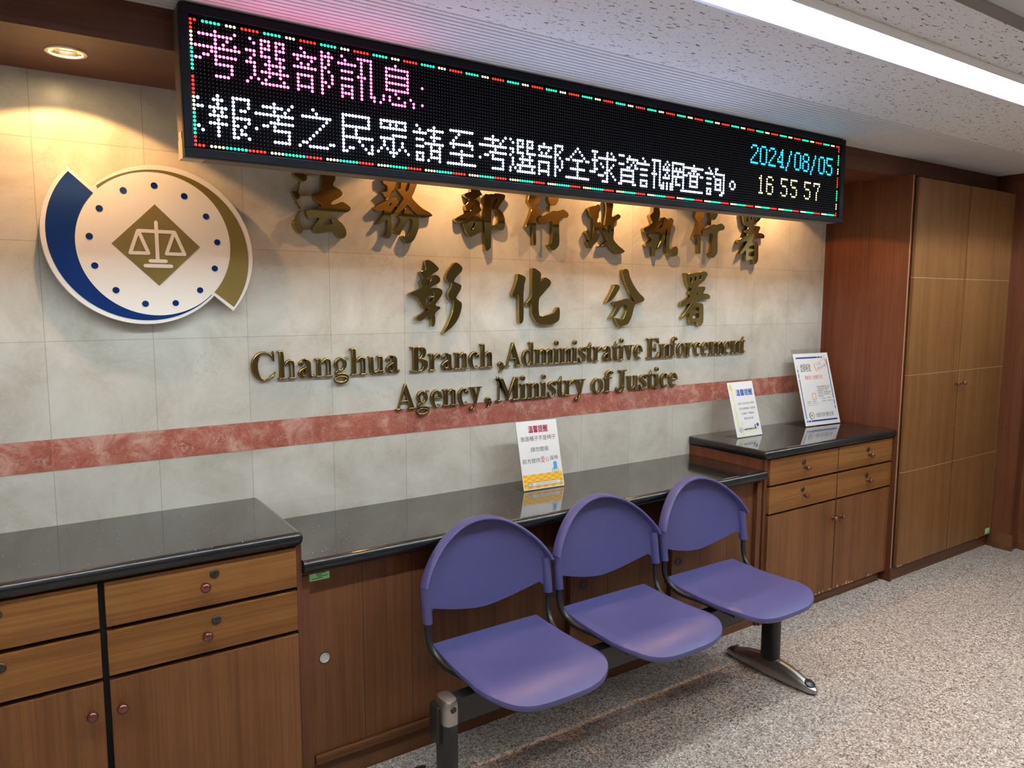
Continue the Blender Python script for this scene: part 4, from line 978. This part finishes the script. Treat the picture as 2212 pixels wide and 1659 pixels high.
def rim_bm(edge):
    """raised lip that runs from ear to ear along the top edge and stands forward of the panel"""
    bm = bmesh.new(); R = []
    for i, p in enumerate(edge):
        d = (edge[min(i+1, len(edge)-1)]-edge[max(i-1, 0)]); d = Vector((d.x, 0, d.z)).normalized(); n = Vector((-d.z, 0, d.x))
        if n.z < 0 and abs(n.x) < .9: n = -n
        prof = [(-0.032, 0.001), (-0.030, 0.0050), (-0.025, 0.0068), (0.006, 0.0072), (0.013, 0.004), (0.013, -0.004), (0.006, -0.007), (-0.006, -0.006), (-0.025, -0.0048), (-0.030, -0.003)]
        R.append([bm.verts.new(p+n*b+Vector((0, a, 0))) for a, b in prof])
    m = len(R[0])
    for A, Bq in zip(R, R[1:]):
        for k in range(m): bm.faces.new((A[k], A[(k+1) % m], Bq[(k+1) % m], Bq[k]))
    bm.faces.new(R[0]); bm.faces.new(R[-1])
    return bm
for cx in SEATX:
    st = part('seat', seat_bm(cx), M['purple'], t, smooth=True)
    part('bracket', box(box(bmesh.new(), cx-0.14, cx+0.14, -0.93, -0.64, 0.392, 0.404), cx-0.035, cx+0.035, BY-0.065, BY+0.05, 0.335, 0.395, bev=.003), M['blacksteel'], t)
    bm, edge, hw = back_bm(cx)
    bk = part('backrest', bm, M['purple'], t, smooth=True)
    part('rim', rim_bm(edge), M['purple'], bk, smooth=True)
    for s in (-1, 1):
        x = cx+s*hw*0.965; bm = bmesh.new()
        tube(bm, [Vector((x, back_curve(.965)+0.045*(z-.52)/.33+0.001, z)) for z in (0.525, 0.545, 0.60, 0.648)], 0.0200, 14, rx=0.0150)
        part('sleeve', bm, M['purple'], bk, smooth=True)
    for s in (-1, 1):
        x = cx+s*hw*0.965; xi = cx+s*0.225
        p = smooth_path([(x, -0.583, 0.600), (x, -0.592, 0.535), (x, -0.594, 0.490), (x-s*.003, -0.604, 0.452), (xi+s*.006, -0.630, 0.424), (xi, -0.68, 0.408), (xi-s*.02, -0.78, 0.404), (xi-s*.03, -0.92, 0.400)], 7)
        part('frame_tube', tube(bmesh.new(), p, 0.011, 12, rx=0.010), M['blacksteel'], t, smooth=True)
def post(x, capped):
    def loop(z, k=1.0): return [(x+0.026*k*math.copysign(abs(math.cos(a))**.6, math.cos(a)), BY-0.004+0.040*k*math.copysign(abs(math.sin(a))**.75, math.sin(a)), z) for a in [2*PI*i/28 for i in range(28)]]
    def loft(zs):
        bm = bmesh.new(); R = [[bm.verts.new(p) for p in loop(z, k)] for z, k in zs]
        for A, Bq in zip(R, R[1:]):
            for i in range(28): bm.faces.new((A[i], A[(i+1) % 28], Bq[(i+1) % 28], Bq[i]))
        bm.faces.new(R[0]); bm.faces.new(R[-1]); return bm
    lg = part('leg', loft([(0.045, 1), (0.330, 1)]), M['blacksteel'], t, smooth=True)
    cp = part('post_cap', loft([(0.300, 1.04), (0.352, 1.04), (0.368, 1.0), (0.375, 0.88), (0.377, 0.6)]), M['chrome'], lg, smooth=True, label='grey cast metal cap')
    part('bolt', lathe(bmesh.new(), (x, BY-0.045, 0.350), (0, -1, 0), [(0, 0.010), (0.002, 0.010), (0.0035, 0.008), (0.001, 0.0055), (0.001, 0)], 16), M['lock'], cp, smooth=True)
    # arched cast foot
    bm = bmesh.new(); R = []
    n = 26
    for i in range(n+1):
        q = -1+2*i/n
        yy = BY-0.005+q*0.222; h = 0.014+0.056*(1-abs(q)**2.0); w = 0.036*(1-0.42*abs(q)**2)*(math.sqrt(max(0, 1-(max(0, abs(q)-.86)/.14)**2))*.55+.45 if abs(q) > .86 else 1)
        R.append([bm.verts.new(p) for p in ((x-w, yy, 0.008), (x-w, yy, 0.012+h*.25), (x-w*.86, yy, 0.012+h*.66), (x-w*.45, yy, 0.010+h*.95), (x, yy, 0.010+h), (x+w*.45, yy, 0.010+h*.95), (x+w*.86, yy, 0.012+h*.66), (x+w, yy, 0.012+h*.25), (x+w, yy, 0.008))])
    for A, Bq in zip(R, R[1:]):
        for k in range(8): bm.faces.new((A[k], A[k+1], Bq[k+1], Bq[k]))
        bm.faces.new((A[8], A[0], Bq[0], Bq[8]))
    bm.faces.new(R[0]); bm.faces.new(R[-1])
    ft = part('foot', bm, M['chrome'], t, smooth=True, label='arched grey cast metal foot')
    for s in (-1, 1):
        yy = BY-0.005+s*0.190
        bm = bmesh.new()
        nn = Vector((0, s*0.42, 1)).normalized()
        lathe(bm, (x, yy, 0.0372), nn, [(-0.004, 0.0215), (0.0035, 0.0215), (0.0052, 0.019), (0.0056, 0)], 24)
        part('pad', bm, M['darkpad'], ft, smooth=True)
        part('glide', cyl(bmesh.new(), (x, BY-0.005+s*0.196, 0), (x, BY-0.005+s*0.196, 0.010), 0.021), M['darkpad'], ft)
post(0.946, True); post(2.503, False)
part('end_plate', B(0.908, 0.927, BY-0.014, BY+0.038, 0.235, 0.352, bev=0.003), M['blacksteel'], t)

# ================================================================== acrylic sign stands
def text_bm(bm, s, cx, cy, h, w=None, align='CENTER', y=0.0, mi=0, bold=0.0, rot=0.0):
    if bold:
        for dx, dz in ((-1, 0), (1, 0), (0, -.7), (0, .7)): text_bm(bm, s, cx+dx*bold*h, cy+dz*bold*h, h, w, align, y-0.00001*(dx+2*dz+4), mi, 0.0, rot)
        return bm
    cu = bpy.data.curves.new('t', 'FONT'); cu.body = s; cu.size = h*1.08; cu.align_x = align
    o = bpy.data.objects.new('t', cu); C.objects.link(o); bpy.context.view_layer.update()
    me = bpy.data.meshes.new_from_object(o); bpy.data.objects.remove(o); bpy.data.curves.remove(cu)
    if len(me.vertices) == 0: return bm
    xs = [v.co.x for v in me.vertices]; ys = [v.co.y for v in me.vertices]
    wid = max(xs)-min(xs); hh = max(ys)-min(ys)
    kx = w/wid if w else h/hh; ky = h/hh
    x_c = (max(xs)+min(xs))/2; y_c = (max(ys)+min(ys))/2
    n0 = len(bm.verts); nf = len(bm.faces)
    bm.from_mesh(me); bpy.data.meshes.remove(me)
    bm.verts.ensure_lookup_table(); bm.faces.ensure_lookup_table()
    ca, sa = math.cos(rot), math.sin(rot)
    for v in bm.verts[n0:]:
        a, b = (v.co.x-x_c)*kx, (v.co.y-y_c)*ky
        v.co = Vector((cx+a*ca-b*sa, y, cy+a*sa+b*ca))
    for f in bm.faces[nf:]: f.material_index = mi
    return bm
def R2(bm, x0, x1, z0, z1, y=0.0, mi=0): return flat_poly(bm, [(x0, z0), (x1, z0), (x1, z1), (x0, z1)], y, mi)
class Stand:
    """card coordinates: x across from the centre, z up the leaning card"""
    def __init__(s, label, loc, yaw, w, h, cw, ch, lean, footd):
        s.t = thing('sign_stand', label, 'sign stand', loc, yaw, 'acrylic sign stands on the worktops')
        s.lean = lean; s.c = None; s.y = -0.0038
        bm = bmesh.new()
        box(bm, -w/2, w/2, -0.0015, 0.0015, 0.002, h); s.tilt(bm)
        box(bm, -w/2, w/2, 0.0, footd, 0.0005, 0.0030)
        s.hold = part('acrylic_holder', bm, M['acrylic'], s.t, local=True)
        bm = bmesh.new(); box(bm, -cw/2, cw/2, -0.0026, -0.0017, 0.004, ch); s.tilt(bm)
        s.card = part('card', bm, M['paper'], s.t, local=True)
    def tilt(s, bm):
        bmesh.ops.rotate(bm, verts=bm.verts, cent=(0, 0, 0), matrix=Matrix.Rotation(-s.lean, 3, 'X'))
    def add(s, name, bm, mats, layer=0):
        bmesh.ops.translate(bm, verts=bm.verts, vec=(0, -0.0028-0.00025*layer, 0)); s.tilt(bm)
        return part(name, bm, mats, s.card, local=True)

# a) middle stand on the low worktop
LE = math.atan2(0.072, 0.285)
S = Stand('white notice in an acrylic stand with yellow checked foot, on the low worktop', (1.7575, -0.1765, TM), math.radians(-3.4), 0.208, 0.297, 0.204, 0.293, LE, 0.062)
S.add('notice_heading', text_bm(bmesh.new(), '溫馨提醒', 0.004, 0.257, 0.030, 0.098, bold=0.03), M['p_maroon'])
for s_, x_, z_, h_, w_ in (('我是櫃子不是椅子', 0.0, 0.218, 0.0205, 0.176), ('請勿登座', 0.0, 0.171, 0.0200, 0.090), ('前方提供', -0.048, 0.124, 0.0200, 0.088), ('座椅', 0.067, 0.128, 0.0190, 0.040)):
    S.add('notice_text', text_bm(bmesh.new(), s_, x_, z_, h_, w_), M['ink'])
S.add('notice_text', text_bm(text_bm(bmesh.new(), '愛', 0.010, 0.125, 0.027, 0.021), '心', 0.033, 0.125, 0.019, 0.020), M['p_red'], 0)
bm = bmesh.new()
for i in range(10):
    for j in range(6):
        x0 = -0.0985+i*0.0197; z0 = 0.008+j*0.0098
        R2(bm, x0, x0+0.0197, z0, z0+0.0098, mi=(i+j) % 2)
S.add('checked_border', bm, [M['p_yel'], M['p_or']])
S.add('name_strip', R2(bmesh.new(), -0.075, 0.087, 0.017, 0.0335), M['ink'], 1)
S.add('name_strip', R2(bmesh.new(), -0.0735, 0.0855, 0.0182, 0.0323), M['paper'], 2)
bm = text_bm(bmesh.new(), '法務部行政執行署彰化分署', 0.012, 0.0252, 0.0085, 0.105)
S.add('name_text', bm, M['p_grey'], 3)
bm = bmesh.new()
for a0, a1 in ((120, 260), (-60, 80)):
    L = arcp((-0.062, 0.0252), 0.0062, a0, a1, 14)+arcp((-0.062, 0.0252), 0.0046, a1, a0, 14); flat_poly(bm, L, 0)
flat_poly(bm, [(-0.062, 0.0278), (-0.0594, 0.0252), (-0.062, 0.0226), (-0.0646, 0.0252)], 0)
S.add('small_emblem', bm, M['ink'], 3)
bm = bmesh.new()
flat_poly(bm, [(0.055, 0.080), (0.069, 0.077), (0.078, 0.082), (0.077, 0.108), (0.072, 0.112), (0.062, 0.111), (0.059, 0.106), (0.060, 0.088), (0.054, 0.084)], 0, 0)
for a, b in ((0.052, 0.082), (0.060, 0.078), (0.069, 0.076), (0.079, 0.082)): flat_poly(bm, [(a, b), (a+0.0018, b), (a+0.0005+(0.002 if a > .06 else -0.003), b-0.020), (a-0.001+(0.002 if a > .06 else -0.003), b-0.020)], 0.0001, 1)
S.add('chair_picture', bm, [M['p_sky'], M['ink']], 0)

# b) left stand on the right worktop
S = Stand('slim blue-headed notice with yellow ribbon border, left stand on the right worktop', (3.0745, -0.189, TL), 0.0, 0.207, 0.300, 0.199, 0.291, math.atan2(0.085, 0.29), 0.080)
S.add('notice_heading', text_bm(bmesh.new(), '溫馨提醒', 0.020, 0.234, 0.034, 0.128, bold=0.03), M['p_blue'])
bm = bmesh.new()
for k, (s_, w_) in enumerate((('當事人至本分署上班時間', .128), ('可逕向服務櫃台人員查詢', .128), ('先填寫「申請表」', .100), ('歡迎多加利用', .072))):
    text_bm(bm, s_, 0.018, 0.176-k*0.0265, 0.0112, w_)
S.add('notice_text', bm, M['ink'])
bm = bmesh.new()
for k in range(22):
    z = 0.055+k*0.0092; x = -0.073+0.002*math.sin(k*1.1)
    flat_poly(bm, [(x-0.005, z), (x+0.003, z+0.003), (x+0.004, z+0.010), (x-0.004, z+0.007)], 0)
L = stroke([(-0.075, 0.255), (-0.086, 0.268), (-0.078, 0.281), (-0.066, 0.275), (-0.068, 0.262)], [.006, .006, .006, .006, .005])
flat_poly(bm, [(a, b) for a, b in stroke([(-0.078, 0.246), (-0.088, 0.262), (-0.080, 0.280), (-0.067, 0.274), (-0.068, 0.258), (-0.060, 0.252)], [6e-3]*6)] if False else [(-0.088, 0.250), (-0.070, 0.246), (-0.062, 0.254), (-0.070, 0.258), (-0.068, 0.272), (-0.078, 0.282), (-0.090, 0.270)], 0)
for k in range(9): flat_poly(bm, [(-0.022+k*0.0095, 0.024), (-0.014+k*0.0095, 0.026), (-0.012+k*0.0095, 0.034), (-0.020+k*0.0095, 0.032)], 0)
flat_poly(bm, [(-0.066, 0.012), (-0.050, 0.014), (-0.040, 0.010), (-0.036, 0.022), (-0.044, 0.018), (-0.052, 0.022), (-0.060, 0.020)], 0)
flat_poly(bm, [(-0.046, 0.062), (-0.038, 0.060), (-0.036, 0.070), (-0.040, 0.080), (-0.047, 0.074)], 0)
S.add('ribbon_border', bm, M['p_lemon'])
bm = text_bm(bmesh.new(), '法務部行政執行署彰化分署', 0.004, 0.0405, 0.0092, 0.078, bold=.03)
S.add('name_text', bm, M['ink'], 1)
bm = bmesh.new()
for a0, a1 in ((110, 265), (-70, 85)):
    flat_poly(bm, arcp((-0.058, 0.041), 0.0150, a0, a1, 18)+arcp((-0.058, 0.041), 0.0118, a1, a0, 18), 0, 0 if a0 > 0 else 1)
flat_poly(bm, [(-0.058, 0.048), (-0.051, 0.041), (-0.058, 0.034), (-0.065, 0.041)], 0, 2)
S.add('small_emblem', bm, [M['p_navy'], M['p_gold'], M['p_gold']], 1)
bm = bmesh.new()
flat_poly(bm, arcp((0.055, 0.043), 0.0072, 0, 345, 16), 0, 0); flat_poly(bm, arcp((0.055, 0.056), 0.0052, 0, 345, 16), 0.0001, 0)
flat_poly(bm, arcp((0.076, 0.058), 0.0095, 0, 345, 18), 0, 1); flat_poly(bm, [(0.064, 0.056), (0.084, 0.050), (0.080, 0.030), (0.068, 0.032)], 0.0001, 2)
S.add('corner_picture', bm, [M['p_blue'], M['p_brown'], M['p_tint']], 2)

# c) large stand beside the tall cabinet
S = Stand('large blue-framed notice with stamped box, right stand beside the tall cabinet', (3.7245, -0.181, TL), math.radians(-4.0), 0.306, 0.442, 0.297, 0.418, math.atan2(0.120, 0.424), 0.135)
bm = bmesh.new()
for x0, x1, z0, z1 in ((-0.130, 0.052, 0.388, 0.397), (0.056, 0.077, 0.388, 0.397), (0.082, 0.094, 0.388, 0.397), (-0.092, 0.130, 0.025, 0.034), (-0.117, -0.097, 0.025, 0.034), (-0.132, -0.122, 0.025, 0.034),
                       (-0.133, -0.127, 0.042, 0.272), (-0.133, -0.127, 0.278, 0.304), (-0.133, -0.127, 0.310, 0.328), (0.127, 0.133, 0.148, 0.382), (0.127, 0.133, 0.115, 0.141), (0.127, 0.133, 0.088, 0.108)):
    R2(bm, x0, x1, z0, z1, mi=0)
for x0, x1, z0, z1 in ((0.098, 0.106, 0.388, 0.397), (0.110, 0.116, 0.388, 0.397), (-0.133, -0.127, 0.336, 0.350), (0.127, 0.133, 0.070, 0.082)): R2(bm, x0, x1, z0, z1, mi=1)
S.add('blue_frame', bm, [M['p_navy'], M['p_pale']])
S.add('notice_heading', text_bm(bmesh.new(), '虛擬帳號', -0.063, 0.335, 0.047, 0.088), M['ink'])
S.add('notice_text', text_bm(bmesh.new(), '繳款方便，全台繳款不打烊', -0.006, 0.278, 0.025, 0.150), M['p_red'])
bm = bmesh.new(); a = math.radians(17); cx, cz = 0.070, 0.348
def rr(x0, x1, z0, z1, mi):
    flat_poly(bm, [(cx+u*math.cos(a)-v*math.sin(a), cz+u*math.sin(a)+v*math.cos(a)) for u, v in ((x0, z0), (x1, z0), (x1, z1), (x0, z1))], 0.0002 if mi == 1 else 0.0003, mi)
rr(-0.056, 0.056, -0.0225, 0.0225, 0)
for q in ((-0.056, 0.056, 0.0205, 0.0225), (-0.056, 0.056, -0.0225, -0.0205), (-0.056, -0.050, -0.0225, 0.0225), (0.050, 0.056, -0.0225, 0.0225)): rr(*q, 1)
text_bm(bm, '111年', cx-0.014, cz+0.005, 0.015, 0.034, mi=2, rot=a); text_bm(bm, '8月22日上線', cx+0.004, cz-0.011, 0.0125, 0.078, mi=2, rot=a)
S.add('stamp_box', bm, [M['paper'], M['p_or'], M['p_navy']], 1)
bm = bmesh.new()
for q in ((-0.105, -0.012, 0.118, 0.120), (-0.105, -0.012, 0.226, 0.2265), (-0.105, -0.1045, 0.118, 0.226), (-0.0125, -0.012, 0.118, 0.226), (-0.012, 0.125, 0.126, 0.1265), (0.020, 0.125, 0.140, 0.1405)): R2(bm, *q, mi=0)
for k in range(9):
    w = (0.060, 0.030, 0.072, 0.050, 0.066, 0.040, 0.058, 0.070, 0.045)[k]; R2(bm, -0.100, -0.100+w*.85, 0.212-k*0.0085, 0.2130-k*0.0085, mi=1)
for x0, x1, z in ((-0.098, -0.070, 0.138), (-0.058, -0.022, 0.139), (-0.098, -0.072, 0.128), (-0.056, -0.020, 0.128), (0.028, 0.060, 0.150), (0.076, 0.110, 0.152), (0.030, 0.058, 0.135), (0.072, 0.118, 0.136)): R2(bm, x0, x1, z, z+0.004, mi=0)
R2(bm, -0.100, -0.030, 0.236, 0.238, mi=1)
S.add('form_picture', bm, [M['p_grey'], M['p_tint']])
bm = bmesh.new()
for q in ((-0.050, -0.018, 0.150, 0.1535), (-0.050, -0.018, 0.1835, 0.187), (-0.050, -0.0455, 0.150, 0.187), (-0.0225, -0.018, 0.150, 0.187)): R2(bm, *q)
S.add('red_seal', bm, M['p_salmon'], 1)
bm = bmesh.new()
for k, (s_, w_) in enumerate((('繳款帳號專屬於每一案件', .115), ('可至超商或各金融機構', .100), ('自動櫃員機、網路', .086), ('銀行轉帳，繳款後免傳真', .112), ('並可於次日查詢結果', .100), ('敬請利用', .040))):
    text_bm(bm, s_, 0.004+w_/2, 0.222-k*0.0112, 0.0082, w_)
S.add('notice_text', bm, M['ink'], 0)
bm = text_bm(bmesh.new(), '法務部行政執行署彰化分署', 0.028, 0.061, 0.026, 0.150)
S.add('name_text', bm, M['ink'], 0)
bm = bmesh.new()
for a0, a1 in ((110, 265), (-70, 85)):
    flat_poly(bm, arcp((-0.082, 0.060), 0.0215, a0, a1, 20)+arcp((-0.080 if a0 > 0 else -0.084, 0.060), 0.0180, a1, a0, 20), 0, 0 if a0 > 0 else 1)
flat_poly(bm, [(-0.082, 0.070), (-0.073, 0.060), (-0.082, 0.050), (-0.091, 0.060)], 0, 1)
S.add('small_emblem', bm, [M['p_navy'], M['p_gold']], 0)
